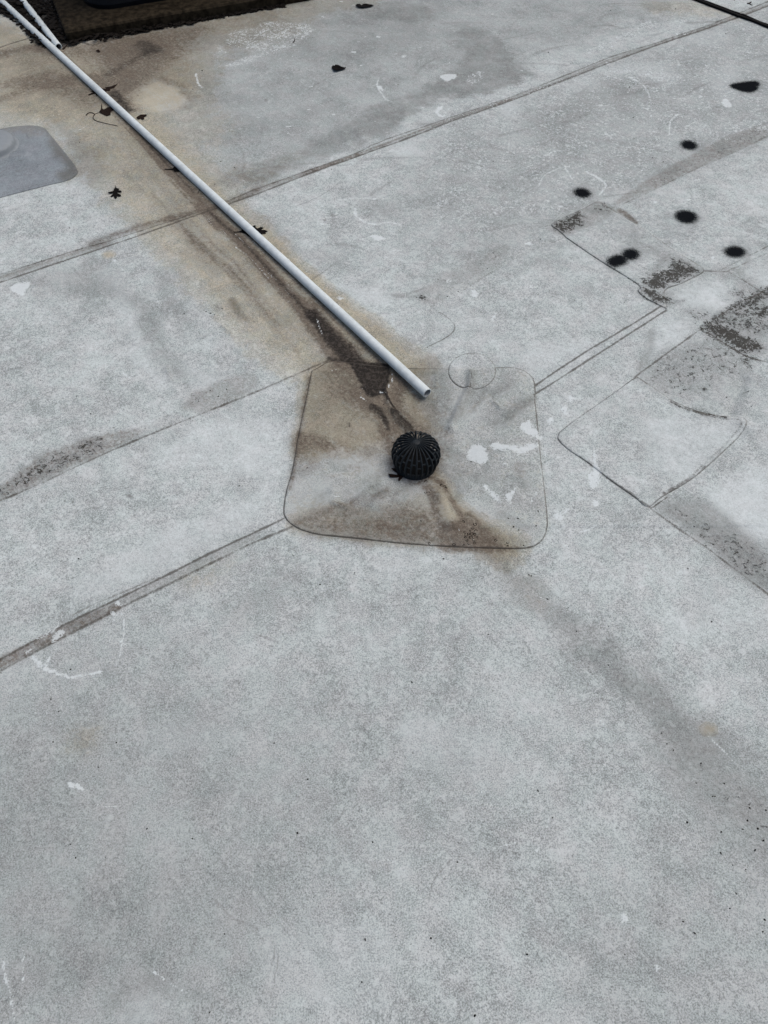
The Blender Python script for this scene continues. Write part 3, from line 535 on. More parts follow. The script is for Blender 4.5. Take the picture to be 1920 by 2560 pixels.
DPQ = [(190, 122), (310, 58), (640, 92), (1030, 106), (1330, 98), (1490, 118), (1557, 215), (1570, 420), (1615, 850), (1630, 1070), (1550, 1185), (1300, 1198), (760, 1170), (260, 1118), (32, 1010), (38, 850), (110, 520)]
build_marks()

CH = {'tan': 0, 'brown': 1, 'black': 2, 'soil_shade': 3, 'line': 4, 'white': 5, 'speck': 6, 'spray': 7, 'clean': 8, 'thin': 9}

def marks(X, Y, only=None):
    """values of every mark at points of the roof (N, 12)"""
    N = len(X)
    out = np.zeros((N, 12), np.float32)
    wx = fbm(X, Y, 22, 4, 101, .6) - .5
    wy = fbm(X, Y, 22, 4, 202, .6) - .5
    wx2 = fbm(X, Y, 5, 2, 303) - .5; wy2 = fbm(X, Y, 5, 2, 404) - .5
    for ch, items in MASK.items():
        if ch not in CH: continue
        acc = np.zeros(N)
        for it in items:
            typ, pts, p0, p1, soft, a, warp = it
            P = np.array(pts)
            reach = {'s': max(p0, p1) * 2.2, 'a': p0 * 1.3, 'l': .022}[typ] + warp * 1.5 + .004
            s = np.nonzero((X > P[:, 0].min() - reach) & (X < P[:, 0].max() + reach) & (Y > P[:, 1].min() - reach) & (Y < P[:, 1].max() + reach))[0]
            if not len(s): continue
            x = X[s] + warp * 1.6 * wx[s] + warp * .8 * wx2[s]; y = Y[s] + warp * 1.6 * wy[s] + warp * .8 * wy2[s]
            if typ == 's':
                d, t = poly_dist(x, y, pts)
                wd = p0 + (p1 - p0) * t
                v = sstep(0, 1, (wd * (1 + soft) - d) / (2 * wd * soft + 1e-9)) * a
            elif typ == 'a':
                d = sdf(x, y, pts)
                v = sstep(0, 1, .5 - d / (2 * p0)) * a
            else:
                d, t = poly_dist(x, y, pts)
                v = np.clip(1 - d / (.010 + .0035 * np.clip(y - 1.8, 0, 3)), 0, 1) * a
            if ch in ('line', 'white', 'spray', 'speck'):
                acc[s] = np.maximum(acc[s], v)
            else:
                acc[s] = 1 - (1 - acc[s]) * (1 - v)
        out[:, CH[ch]] = acc
    return out

def set_attr(me, M):
    for i, nm in enumerate(("marks_a", "marks_b", "marks_c")):
        at_ = me.attributes.new(nm, 'FLOAT_COLOR', 'POINT')
        at_.data.foreach_set("color", np.ascontiguousarray(M[:, 4 * i:4 * i + 4], np.float32).ravel())

# ------------------------------------------------------------------ materials
class NT:
    def __init__(self, name):
        self.m = bpy.data.materials.new(name); self.m.use_nodes = True
        self.t = self.m.node_tree; self.b = self.t.nodes["Principled BSDF"]
    def n(self, typ, **kw):
        nd = self.t.nodes.new(typ)
        for k, v in kw.items(): setattr(nd, k, v)
        return nd
    def put(self, sock, v):
        if isinstance(v, (int, float)): sock.default_value = v
        elif isinstance(v, tuple): sock.default_value = v if len(v) == len(sock.default_value) else (*v, 1)
        else: self.t.links.new(v, sock)
    def math(self, op, a, b=0.0, c=None, clamp=False):
        nd = self.n("ShaderNodeMath", operation=op, use_clamp=clamp)
        self.put(nd.inputs[0], a); self.put(nd.inputs[1], b)
        if c is not None: self.put(nd.inputs[2], c)
        return nd.outputs[0]
    def mix(self, f, a, b, mode='MIX'):
        nd = self.n("ShaderNodeMix", data_type='RGBA', blend_type=mode)
        self.put(nd.inputs[0], f); self.put(nd.inputs[6], a); self.put(nd.inputs[7], b)
        return nd.outputs[2]
    def noise(self, vec, sc, det=4, rough=.5, dist=0.0):
        nd = self.n("ShaderNodeTexNoise")
        self.t.links.new(vec, nd.inputs["Vector"])
        nd.inputs["Scale"].default_value = sc; nd.inputs["Detail"].default_value = det
        nd.inputs["Roughness"].default_value = rough; nd.inputs["Distortion"].default_value = dist
        return nd.outputs[0]
    def step(self, v, a, b, lo=0.0, hi=1.0):
        nd = self.n("ShaderNodeMapRange", interpolation_type='SMOOTHSTEP')
        self.put(nd.inputs[0], v); self.put(nd.inputs[1], a); self.put(nd.inputs[2], b); self.put(nd.inputs[3], lo); self.put(nd.inputs[4], hi)
        return nd.outputs[0]
    def bump(self, hgt_, dist, st=1.0):
        nd = self.n("ShaderNodeBump"); nd.inputs["Strength"].default_value = st; nd.inputs["Distance"].default_value = dist
        self.put(nd.inputs["Height"], hgt_); self.put(self.b.inputs["Normal"], nd.outputs[0])

def membrane(name, lo, mid, hi, amount=1.0, contrast=1.0):
    k = NT(name)
    pos = k.n("ShaderNodeNewGeometry").outputs["Position"]
    ch = []
    for nm in ("marks_a", "marks_b", "marks_c"):
        a = k.n("ShaderNodeAttribute", attribute_name=nm)
        s = k.n("ShaderNodeSeparateColor"); k.t.links.new(a.outputs["Color"], s.inputs[0])
        ch += [s.outputs[0], s.outputs[1], s.outputs[2], a.outputs["Alpha"]]
    tan, brown, black, soil_shade, line_, white, speck, spray, clean, thin = ch[:10]
    grain = k.noise(pos, 330, 3, .7)
    mott = k.noise(pos, 85, 8, .80)
    flake = k.noise(pos, 125, 5, .68, 1.2)
    big = k.noise(pos, 5, 6, .66)
    fibre = k.noise(pos, 170, 3, .6, 3.2)
    worm = k.noise(pos, 140, 2, .5, 2.2)
    mp = k.n("ShaderNodeMapping")                      # water runs along the pipe towards the drain
    k.t.links.new(pos, mp.inputs[0]); mp.inputs["Rotation"].default_value = (0, 0, FLOW)
    mp2 = k.n("ShaderNodeMapping"); k.t.links.new(mp.outputs[0], mp2.inputs[0]); mp2.inputs["Scale"].default_value = (7, 95, 40)
    flow = k.noise(mp2.outputs[0], 1.0, 5, .68, .4)
    patchy = k.noise(pos, 21, 5, .65, .6)
    broken = k.noise(pos, 13, 4, .7)
    S = lambda x: k.math('SUBTRACT', x, .5)
    g0, m0, f0, b0, i0, w0, p0_, k0 = S(grain), S(mott), S(flake), S(big), S(fibre), S(flow), S(patchy), S(broken)
    v = k.math('MULTIPLY_ADD', g0, 2.7 * contrast, .48)
    v = k.math('MULTIPLY_ADD', m0, .95 * contrast, v)
    v = k.math('MULTIPLY_ADD', i0, 1.4 * contrast, v)
    v = k.math('MULTIPLY_ADD', w0, .4 * contrast, v)
    v = k.math('MULTIPLY_ADD', b0, 1.2 * contrast, v)
    v = k.math('MULTIPLY_ADD', p0_, .35 * contrast, v)
    chalk = k.noise(pos, 96, 6, .72, .9)
    pit = k.noise(pos, 135, 6, .72, .7)
    ramp = k.n("ShaderNodeValToRGB")
    e = ramp.color_ramp.elements
    e[0].position, e[0].color = .0, (*lo, 1)
    e[1].position, e[1].color = 1.0, (*hi, 1)
    e2 = e.new(.5); e2.color = (*mid, 1)
    k.put(ramp.inputs[0], v)
    c = ramp.outputs[0]
    # pale fibres and scuffs of the weathered skin
    wr = k.math('ABSOLUTE', k.math('SUBTRACT', worm, .52))
    wf = k.math('MULTIPLY', k.step(wr, .035, .0), k.step(mott, .47, .62))
    c = k.mix(k.math('MULTIPLY', wf, .50), c, (hi[0] * 1.08, hi[1] * 1.08, hi[2] * 1.08))
    # chalky flecks that come and go, and dark grit between them
    ck = k.step(k.math('SUBTRACT', chalk, k.math('MULTIPLY_ADD', p0_, -.55, .555)), -.004, .03)
    c = k.mix(k.math('MULTIPLY', ck, .46 * contrast), c, (hi[0] * 1.06, hi[1] * 1.06, hi[2] * 1.06))
    pk = k.step(k.math('SUBTRACT', pit, k.math('MULTIPLY_ADD', k0, -.45, .585)), .0, .05)
    c = k.mix(k.math('MULTIPLY', pk, .50 * contrast), c, k.mix(1.0, c, (.52, .53, .53), 'MULTIPLY'))
    # fine dark pits
    c = k.mix(k.step(flake, .36, .27, 0, .45), c, k.mix(1.0, c, (.50, .50, .50), 'MULTIPLY'))
    # faint warm and cool drifts
    hue = k.noise(pos, 16, 3, .6)
    c = k.mix(k.step(hue, .42, .66, 0, .45), c, k.mix(1.0, c, (1.04, .98, .985), 'MULTIPLY'))
    c = k.mix(k.step(hue, .54, .34, 0, .45), c, k.mix(1.0, c, (.965, 1.0, .985), 'MULTIPLY'))
    # paler, cleaner skin
    cl = k.math('MULTIPLY', clean, k.math('MULTIPLY_ADD', m0, 2.0, k.math('MULTIPLY_ADD', i0, 1.2, .85)), clamp=True)
    c = k.mix(k.math('MULTIPLY', cl, .70), c, (hi[0] * 1.03, hi[1] * 1.03, hi[2] * 1.04))
    # grey soil, with the painted shade of the ridges
    so = k.math('MULTIPLY', soil_shade, k.math('MULTIPLY_ADD', m0, 2.8, k.math('MULTIPLY_ADD', g0, 1.4, k.math('MULTIPLY_ADD', p0_, 1.6, .92))), clamp=True)
    c = k.mix(so, c, k.mix(1.0, c, (.50, .49, .48), 'MULTIPLY'))
    # tan wash
    ta = k.math('MULTIPLY', tan, k.math('MULTIPLY_ADD', m0, 2.0, k.math('MULTIPLY_ADD', w0, .9, k.math('MULTIPLY_ADD', p0_, 1.2, 1.08))), clamp=True)
    c = k.mix(ta, c, k.mix(1.0, c, (.79, .685, .545), 'MULTIPLY'))
    ta = k.math('MULTIPLY', ta, k.step(clean, .5, .95, 1.0, .12))
    tl = k.math('MULTIPLY_ADD', m0, 1.2, k.math('MULTIPLY_ADD', p0_, .8, tan))
    tl = k.math('MULTIPLY', k.math('MULTIPLY', k.step(tl, .16, .26), k.step(tl, .44, .28)), k.step(tan, .03, .12))
    c = k.mix(k.math('MULTIPLY', tl, .30), c, k.mix(1.0, c, (.74, .64, .50), 'MULTIPLY'))
    # brown grime
    bn = k.math('MULTIPLY_ADD', m0, 3.4, 1.22); bn = k.math('MULTIPLY_ADD', g0, 1.8, bn); bn = k.math('MULTIPLY_ADD', i0, 1.2, bn); bn = k.math('MULTIPLY_ADD', w0, 1.5, bn); bn = k.math('MULTIPLY_ADD', p0_, 1.6, bn)
    bg_ = k.math('MULTIPLY_ADD', m0, 1.9, brown); bg_ = k.math('MULTIPLY_ADD', S(pit), 1.5, bg_); bg_ = k.math('MULTIPLY_ADD', g0, .9, bg_); bg_ = k.math('MULTIPLY_ADD', w0, .6, bg_)
    bg_ = k.math('MULTIPLY', k.step(bg_, .34, .74), k.step(brown, .02, .16))
    bf = k.math('MULTIPLY_ADD', bg_, .42, k.math('MULTIPLY', k.math('MULTIPLY', bn, brown), .66), clamp=True)
    c = k.mix(k.math('MULTIPLY', bf, .84), c, k.mix(k.step(k.math('MULTIPLY_ADD', i0, 1.0, chalk), .36, .66), (.056, .043, .033), (.135, .112, .090)))
    # black deposit
    bk = k.math('MULTIPLY_ADD', m0, 1.4, black); bk = k.math('MULTIPLY_ADD', i0, .6, bk)
    kf = k.math('MULTIPLY', k.step(bk, .0, .72), k.step(black, 0, .25))
    c = k.mix(k.math('MULTIPLY', kf, .93), c, k.mix(k.step(chalk, .44, .66), (.010, .009, .008), (.045, .039, .034)))
    # lichen specks
    th = k.math('MULTIPLY_ADD', speck, -.30, .765)
    c = k.mix(k.math('MULTIPLY', k.math('MULTIPLY', speck, k.math('MULTIPLY_ADD', g0, 2.5, k.math('MULTIPLY_ADD', m0, 3.0, .8)), clamp=True), .26), c, (.10, .092, .082))
    lich = k.noise(pos, 78, 6, .72, .9)
    sp = k.math('MULTIPLY', k.step(k.math('SUBTRACT', k.math('MULTIPLY_ADD', g0, .45, lich), th), -.012, .03), k.step(speck, .05, .3))
    c = k.mix(k.math('MULTIPLY', sp, .90), c, (.024, .022, .018))
    # thin scuffs, and painted wrinkle shade on the grey patch
    c = k.mix(k.math('MULTIPLY', k.step(k.math('MULTIPLY_ADD', m0, 2.0, thin), .2, .95), k.math('MULTIPLY', thin, .75)), c, (.125, .127, .123))
    # dirt in the laps, painted shade in the creases
    lf = k.math('MULTIPLY', k.step(k.math('MULTIPLY_ADD', f0, .7, k.math('MULTIPLY_ADD', k0, .9, k.math('MULTIPLY_ADD', m0, .5, line_))), .49, .92), k.step(line_, .2, .45))
    c = k.mix(k.math('MULTIPLY', lf, .80), c, (.058, .052, .044))
    # torn white facing
    wt = k.step(k.math('MULTIPLY_ADD', f0, 2.2, k.math('MULTIPLY_ADD', m0, 2.0, k.math('MULTIPLY_ADD', k0, .9, white))), .50, .66)
    wt = k.math('MULTIPLY', wt, k.step(white, .15, .35))
    c = k.mix(k.math('MULTIPLY', wt, .70), c, (.565, .620, .630))
    # spray paint
    sf = k.step(k.math('MULTIPLY_ADD', g0, 1.6, spray), .06, .72)
    sf = k.math('MULTIPLY', sf, k.step(spray, 0, .12))
    c = k.mix(k.math('MULTIPLY', sf, .992), c, (.0025, .0035, .005))
    k.put(k.b.inputs["Base Color"], c)
    k.put(k.b.inputs["Roughness"], k.math('MULTIPLY_ADD', m0, .3, .72))
    k.put(k.b.inputs["Specular IOR Level"], k.math("MULTIPLY_ADD", sf, -.09, .10))
    hb = k.math('MULTIPLY_ADD', m0, .8, k.math('MULTIPLY', g0, .5))
    hb = k.math('MULTIPLY_ADD', wt, .25, hb)
    hb = k.math('MULTIPLY_ADD', sp, .3, hb)
    k.bump(hb, .0012 * amount, .8)
    return k.m

M_ROOF = membrane("weathered_membrane", (.180, .201, .200), (.352, .391, .389), (.50, .549, .549))
M_GREY = membrane("grey_flashing_membrane", (.130, .151, .165), (.184, .212, .230), (.240, .271, .290), .8, .9)

def simple(name, col_, rough=.5, spec=.4, var=.0, sc=60, bump=0.0, tint=None, det=4, grime=0.0):
    k = NT(name)
    pos = k.n("ShaderNodeNewGeometry").outputs["Position"]
    n1 = k.noise(pos, sc, det, .6)
    lo = tuple(x * (1 - var) for x in col_)
    hi = tint or tuple(min(1, x * (1 + var)) for x in col_)
    c = k.mix(k.step(n1, .32, .68), lo, hi)
    if grime:
        n2 = k.noise(pos, sc * .25, 5, .65, .6)
        c = k.mix(k.step(n2, .5, .72, 0, grime), c, tuple(x * .55 for x in col_))
    k.put(k.b.inputs["Base Color"], c)
    k.put(k.b.inputs["Roughness"], k.math('MULTIPLY_ADD', n1, .25, rough - .12))
    k.b.inputs["Specular IOR Level"].default_value = spec
    if bump: k.bump(n1, bump)
    return k.m

M_PVC = simple("weathered_white_plastic", (.50, .558, .568), .55, .25, .07, 45, .0002, grime=.28)
M_PVC_IN = simple("pipe_bore", (.30, .32, .33), .6, .2, .1, 60)
M_DOME = simple("black_plastic", (.0125, .0165, .0200), .5, .16, .3, 120, .0002)
M_HOLE_SHADE = simple("hole_shade_black", (.0015, .0015, .0015), .7, .1, .3, 90)  # near black, paints the darkness inside the drain hole
M_LEAF = simple("dead_leaf_black", (.0050, .0045, .0042), .8, .05, .5, 260, .0006)
M_LEAFB = simple("dead_leaf_brown", (.0125, .0075, .0055), .8, .06, .6, 220, .0006)
M_LITTER = simple("rotting_leaf_litter", (.0075, .0062, .005), .85, .1, .7, 150, .001)
M_TWIG = simple("twig_bark", (.022, .015, .012), .8, .15, .4, 200, .0004)
M_CURB = simple("dirty_curb_flange", (.021, .017, .0115), .9, .04, .6, 38, .003, det=7, grime=.7)
M_HOUSE = simple("black_housing", (.0035, .0045, .0065), .62, .16, .25, 20)
M_CABLE = simple("black_cable_rubber", (.005, .0048, .0046), .6, .10, .3, 80, .0003)
M_SPECK = simple("dirt_speck", (.010, .009, .008), .9, .08, .5, 300)
M_BOOT = simple("grey_boot_membrane", (.195, .220, .235), .6, .25, .05, 60, .0003, grime=.2)

# ------------------------------------------------------------------ mesh helpers
def link(name, me, mat, parent=None, smooth=False):
    o = bpy.data.objects.new(name, me)
    col.objects.link(o)
    if mat: me.materials.append(mat)
    if smooth: me.polygons.foreach_set("use_smooth", [True] * len(me.polygons))
    if parent: o.parent = parent
    return o

def tag(o, label=None, cat=None, group=None, kind=None):
    if label: o["label"] = label
    if cat: o["category"] = cat
    if group: o["group"] = group
    if kind: o["kind"] = kind
    return o

def empty(name, loc):
    o = bpy.data.objects.new(name, None); col.objects.link(o); o.location = loc
    o.empty_display_size = .05
    return o

def mesh(name, verts, faces):
    me = bpy.data.meshes.new(name); me.from_pydata([tuple(map(float, v)) for v in verts], [], faces); me.update()
    return me

def recentre(o, c):                                 # put the origin of a top-level mesh at its own base
    me = o.data
    n = len(me.vertices)
    a = np.empty(n * 3, np.float32); me.vertices.foreach_get("co", a)
    a = a.reshape(-1, 3) - np.array(c, np.float32)
    me.vertices.foreach_set("co", a.ravel()); me.update()
    o.location = c
    return o

def tube(path, rad, seg=14, cap=True):
    P = [Vector(p) for p in path]
    n = len(P); verts = []; faces = []
    rr = rad if isinstance(rad, (list, tuple)) else [rad] * n
    up = Vector((0, 0, 1))
    for i in range(n):
        t = (P[min(i + 1, n - 1)] - P[max(i - 1, 0)]).normalized()
        s = t.cross(up)
        if s.length < 1e-4: s = t.cross(Vector((1, 0, 0)))
        s.normalize(); q = s.cross(t).normalized()
        for j in range(seg):
            a = 2 * math.pi * j / seg
            verts.append(P[i] + s * (rr[i] * math.cos(a)) + q * (rr[i] * math.sin(a)))
    for i in range(n - 1):
        for j in range(seg):
            k = (j + 1) % seg
            faces.append((i * seg + j, i * seg + k, (i + 1) * seg + k, (i + 1) * seg + j))
    if cap:
        faces.append(tuple(range(seg - 1, -1, -1))); faces.append(tuple((n - 1) * seg + j for j in range(seg)))
    return verts, faces

# ------------------------------------------------------------------ the roof sheet
def axis(lo, hi, stepf, out_lo, out_hi):
    a = [lo]
    while a[-1] < hi: a.append(a[-1] + (stepf(a[-1]) if callable(stepf) else stepf))
    s = .006; b = [a[-1]]
    while b[-1] < out_hi: s *= 1.25; b.append(b[-1] + s)
    s = .006; c_ = [a[0]]
    while c_[-1] > out_lo: s *= 1.25; c_.append(c_[-1] - s)
    return np.array(c_[:0:-1] + a + b[1:])

xs = axis(-2.0, 2.0, .0038, -9, 9)
ys = axis(-.12, 4.30, lambda y: .0034 if y < 1.9 else .0034 + .0007 * (y - 1.9), -5, 12)
nx, ny = len(xs), len(ys)
GX, GY = np.meshgrid(xs, ys)
GX = GX.ravel(); GY = GY.ravel()
GZ = hgt(GX, GY)
me = bpy.data.meshes.new("roof")
me.vertices.add(nx * ny)
me.vertices.foreach_set("co", np.stack([GX, GY, GZ], 1).astype(np.float32).ravel())
ii = (np.arange(ny - 1)[:, None] * nx + np.arange(nx - 1)[None, :]).ravel()
quads = np.stack([ii, ii + 1, ii + nx + 1, ii + nx], 1).astype(np.int32)
nf = len(quads)
me.loops.add(nf * 4); me.polygons.add(nf)
me.loops.foreach_set("vertex_index", quads.ravel())
me.polygons.foreach_set("loop_start", np.arange(nf, dtype=np.int32) * 4)
me.polygons.foreach_set("use_smooth", np.ones(nf, bool))
me.update(calc_edges=True)
GM = marks(GX, GY)
set_attr(me, GM)
roof = link("roof", me, M_ROOF)
tag(roof, "weathered pale grey membrane roof with overlapping sheets and water stains", kind='structure')
del GX, GY, GZ, GM

# ------------------------------------------------------------------ membrane patches welded on the roof
def patch(name, k, pts, label, mat, thick=.0024, rounder=None, edge_dirt=.75, closed_curve=True, step=.005, base=0.0, group=None, cat="roof patch"):
    out = catmull(W(k, pts), 5, True) if closed_curve else W(k, pts)
    P = np.array(out)
    # even spacing along the rim
    L = np.r_[0, np.cumsum(np.hypot(*(np.roll(P, -1, 0) - P).T))]
    m = max(24, int(L[-1] / step)); tt = np.linspace(0, L[-1], m + 1)[:-1]
    PC = np.vstack([P, P[:1]])
    rim = np.stack([np.interp(tt, L, PC[:, 0]), np.interp(tt, L, PC[:, 1])], 1)
    gx, gy = np.meshgrid(np.arange(P[:, 0].min(), P[:, 0].max(), step), np.arange(P[:, 1].min(), P[:, 1].max(), step))
    gx, gy = gx.ravel(), gy.ravel()
    keep = sdf(gx, gy, [tuple(p) for p in rim[::2]]) < -step * .8
    allp = np.vstack([rim, np.stack([gx[keep], gy[keep]], 1)])
    r = delaunay_2d_cdt([Vector(p) for p in allp], [(i, (i + 1) % m) for i in range(m)], [], 1, 1e-6)
    V = np.array([tuple(v) for v in r[0]]); F = [tuple(f) for f in r[2]]
    X, Y = V[:, 0], V[:, 1]
    Z = hgt(X, Y) + base + thick
    n0 = len(V)
    # bevelled rim down to the sheet
    orx = [i for i in range(n0) if i < n0]
    rimid = list(range(m))
    verts = [(X[i], Y[i], Z[i]) for i in range(n0)]
    cen = rim.mean(0)
    nrm = np.roll(rim, -1, 0) - np.roll(rim, 1, 0)
    nrm = np.stack([nrm[:, 1], -nrm[:, 0]], 1); nrm /= np.linalg.norm(nrm, axis=1)[:, None] + 1e-9
    area_ = np.sum(rim[:, 0] * np.roll(rim[:, 1], -1) - np.roll(rim[:, 0], -1) * rim[:, 1])
    if area_ < 0: nrm = -nrm
    low = []
    for i in range(m):
        q = rim[i] + nrm[i] * .0008
        low.append(len(verts)); verts.append((q[0], q[1], float(hgt(q[:1], q[1:2])[0]) - .0008))
    # map rim order to cdt output verts (cdt keeps input order)
    for i in range(m):
        j = (i + 1) % m
        F.append((i, low[i], low[j], j) if area_ > 0 else (j, low[j], low[i], i))
    me = mesh(name, verts, F)
    VX = np.array(verts)
    Mk = marks(VX[:, 0].astype(float), VX[:, 1].astype(float))
    if edge_dirt:
        d = np.abs(sdf(VX[:, 0], VX[:, 1], [tuple(p) for p in rim]))
        Mk[:, CH['line']] = np.maximum(Mk[:, CH['line']], np.clip(1 - d / .010, 0, 1) * edge_dirt)
    set_attr(me, Mk)
    o = link(name, me, mat, smooth=True)
    z = float(hgt(cen[:1], cen[1:2])[0])
    tag(o, label, cat, group)
    return recentre(o, (cen[0], cen[1], z)), (cen[0], cen[1], z)

DP = [(186, 150), (189, 124), (194, 119), (215, 108)] + [(310, 58), (420, 66), (640, 92), (800, 102), (1030, 106), (1330, 98), (1420, 98), (1490, 118), (1540, 160), (1557, 215), (1556, 300), (1570, 420), (1590, 640), (1615, 850), (1630, 1000), (1630, 1070), (1605, 1140), (1550, 1185), (1470, 1200), (1300, 1198), (1000, 1186), (760, 1170), (500, 1142), (260, 1118), (150, 1092), (75, 1055), (32, 1010), (22, 960), (38, 850), (75, 720), (110, 520), (150, 330)]
drain_patch, _ = patch("membrane_patch", 'q', DP, "large rounded square membrane patch under the black drain strainer", M_ROOF, edge_dirt=.92)
disc_patch, _ = patch("membrane_patch", 'q', [(1026 + 145 + 145 * math.cos(t), 122 + 112 * math.sin(t)) for t in np.linspace(0, 2 * math.pi, 25)[:-1]],
                      "small round membrane patch lapped over the far edge of the drain patch", M_ROOF, base=.0018, thick=.0012, edge_dirt=.85)
corner_patch, _ = patch("membrane_patch", '6', [(297, 1275), (330, 1228), (500, 1105), (650, 1000), (790, 898), (815, 893), (900, 950), (1020, 1030), (1100, 1072), (1200, 1110), (1330, 1140), (1440, 1150), (1490, 1165), (1512, 1200), (1485, 1258), (1400, 1345), (1180, 1540), (970, 1668)] +
                        [(880, 1731), (790, 1664), (640, 1560), (500, 1450), (380, 1370), (310, 1310)],
                        "four-sided pale membrane patch with a double welded edge at right", M_ROOF, edge_dirt=.80)
strip_patch, _ = patch("membrane_patch", '6', [(255, -95), (300, -125), (470, -205), (560, -245), (645, -195), (780, -115), (950, 0), (1080, 88), (1200, 160), (1242, 195), (1220, 222), (1100, 282), (990, 330), (1000, 440), (985, 440), (860, 375), (815, 330), (815, 290), (560, 130), (370, 0), (300, -60)],
                       "narrow lichen speckled membrane strip crossed by the twin sprayed black dots", M_ROOF, edge_dirt=.78)
grey_patch, gp_c = patch("flashing_patch", '1', [(-420, 930), (-200, 890), (0, 840), (130, 820), (230, 818), (290, 835), (330, 880), (400, 965), (470, 1052), (503, 1110), (490, 1140), (440, 1170), (300, 1205), (0, 1283), (-300, 1360), (-450, 1380), (-520, 1280), (-480, 1050)],
                         "smooth blue grey flashing patch with rounded corners at left edge", M_GREY, thick=.0026, edge_dirt=.5, cat="pipe flashing")

# raised boot on the grey patch
def boot():
    c = at(px('p', [(-150, 690)])[0])
    rx = abs(at(px('p', [(238, 800)])[0])[0] - c[0])
    verts = []; faces = []; seg = 64
    prof = [(1.10, .0016), (1.03, .003), (.99, .010), (.965, .020), (.92, .026), (.7, .030), (.35, .032), (0.06, .033)]
    for r, z in prof:
        for j in range(seg):
            a = 2 * math.pi * j / seg
            q = (c[0] + rx * r * math.cos(a), c[1] + rx * r * math.sin(a))
            verts.append((q[0], q[1], c[2] + .002 + z))
    for i in range(len(prof) - 1):
        for j in range(seg):
            k = (j + 1) % seg
            faces.append((i * seg + j, i * seg + k, (i + 1) * seg + k, (i + 1) * seg + j))
    faces.append(tuple((len(prof) - 1) * seg + j for j in range(seg)))
    me = mesh("raised_boot", [(v[0] - gp_c[0], v[1] - gp_c[1], v[2] - gp_c[2]) for v in verts], faces)
    link("raised_boot", me, M_BOOT, grey_patch, True)
boot()

# ------------------------------------------------------------------ plastic pipes
def pipe(name, a, b, total, rad, label):
    A, B = Vector(a), Vector(b)                     # B: the open end we see
    d = (A - B).normalized()
    A = B + d * total
    e = empty(name, (B.x, B.y, 0))
    seg = 40
    s = d.cross(Vector((0, 0, 1))).normalized(); q = s.cross(d).normalized()
    def rings(lst):
        vs, fs = [], []
        for t, r in lst:
            c = B + d * t
            for j in range(seg):
                an = 2 * math.pi * j / seg
                v = c + s * (r * math.cos(an)) + q * (r * math.sin(an))
                vs.append((v.x - B.x, v.y - B.y, v.z))
        for i in range(len(lst) - 1):
            for j in range(seg):
                k = (j + 1) % seg
                fs.append((i * seg + j, i * seg + k, (i + 1) * seg + k, (i + 1) * seg + j))
        return mesh("tube", vs, fs)
    o = link("pipe_wall", rings([(0.0, rad - .0028), (0.0, rad - .0006), (.0006, rad), (total * .33, rad), (total * .66, rad), (total - .0006, rad), (total, rad - .0006), (total, rad - .0028)]), M_PVC, e, True)
    link("pipe_bore", rings([(0.0002, rad - .00282), (.06, rad - .0028), (total - .0002, rad - .00282)]), M_PVC_IN, e, True)
    tag(e, label, "pipe", "loose white plastic pipes on the roof")
    return e

PR = .0144
def pz(S, z):                                        # picture position of a point of the pipe axis at height z
    q = plane((S[0] * .86406, S[1] * .86406), z)
    return (q[0], q[1], z)
p_end = pz((1068, 983), PR + .003)
p_far = pz((8, 7), PR + .004)
pipe("plastic_pipe", p_far, p_end, 3.75, PR, "long white plastic pipe lying diagonally with its open end near the drain")
q_end = pz((147, 117), PR + .004)
q_far = pz((56.5, 0), PR + .004)
pipe("plastic_pipe", q_far, q_end, 1.9, PR * .98, "shorter white plastic pipe ending beside the leaf heap and black housing")

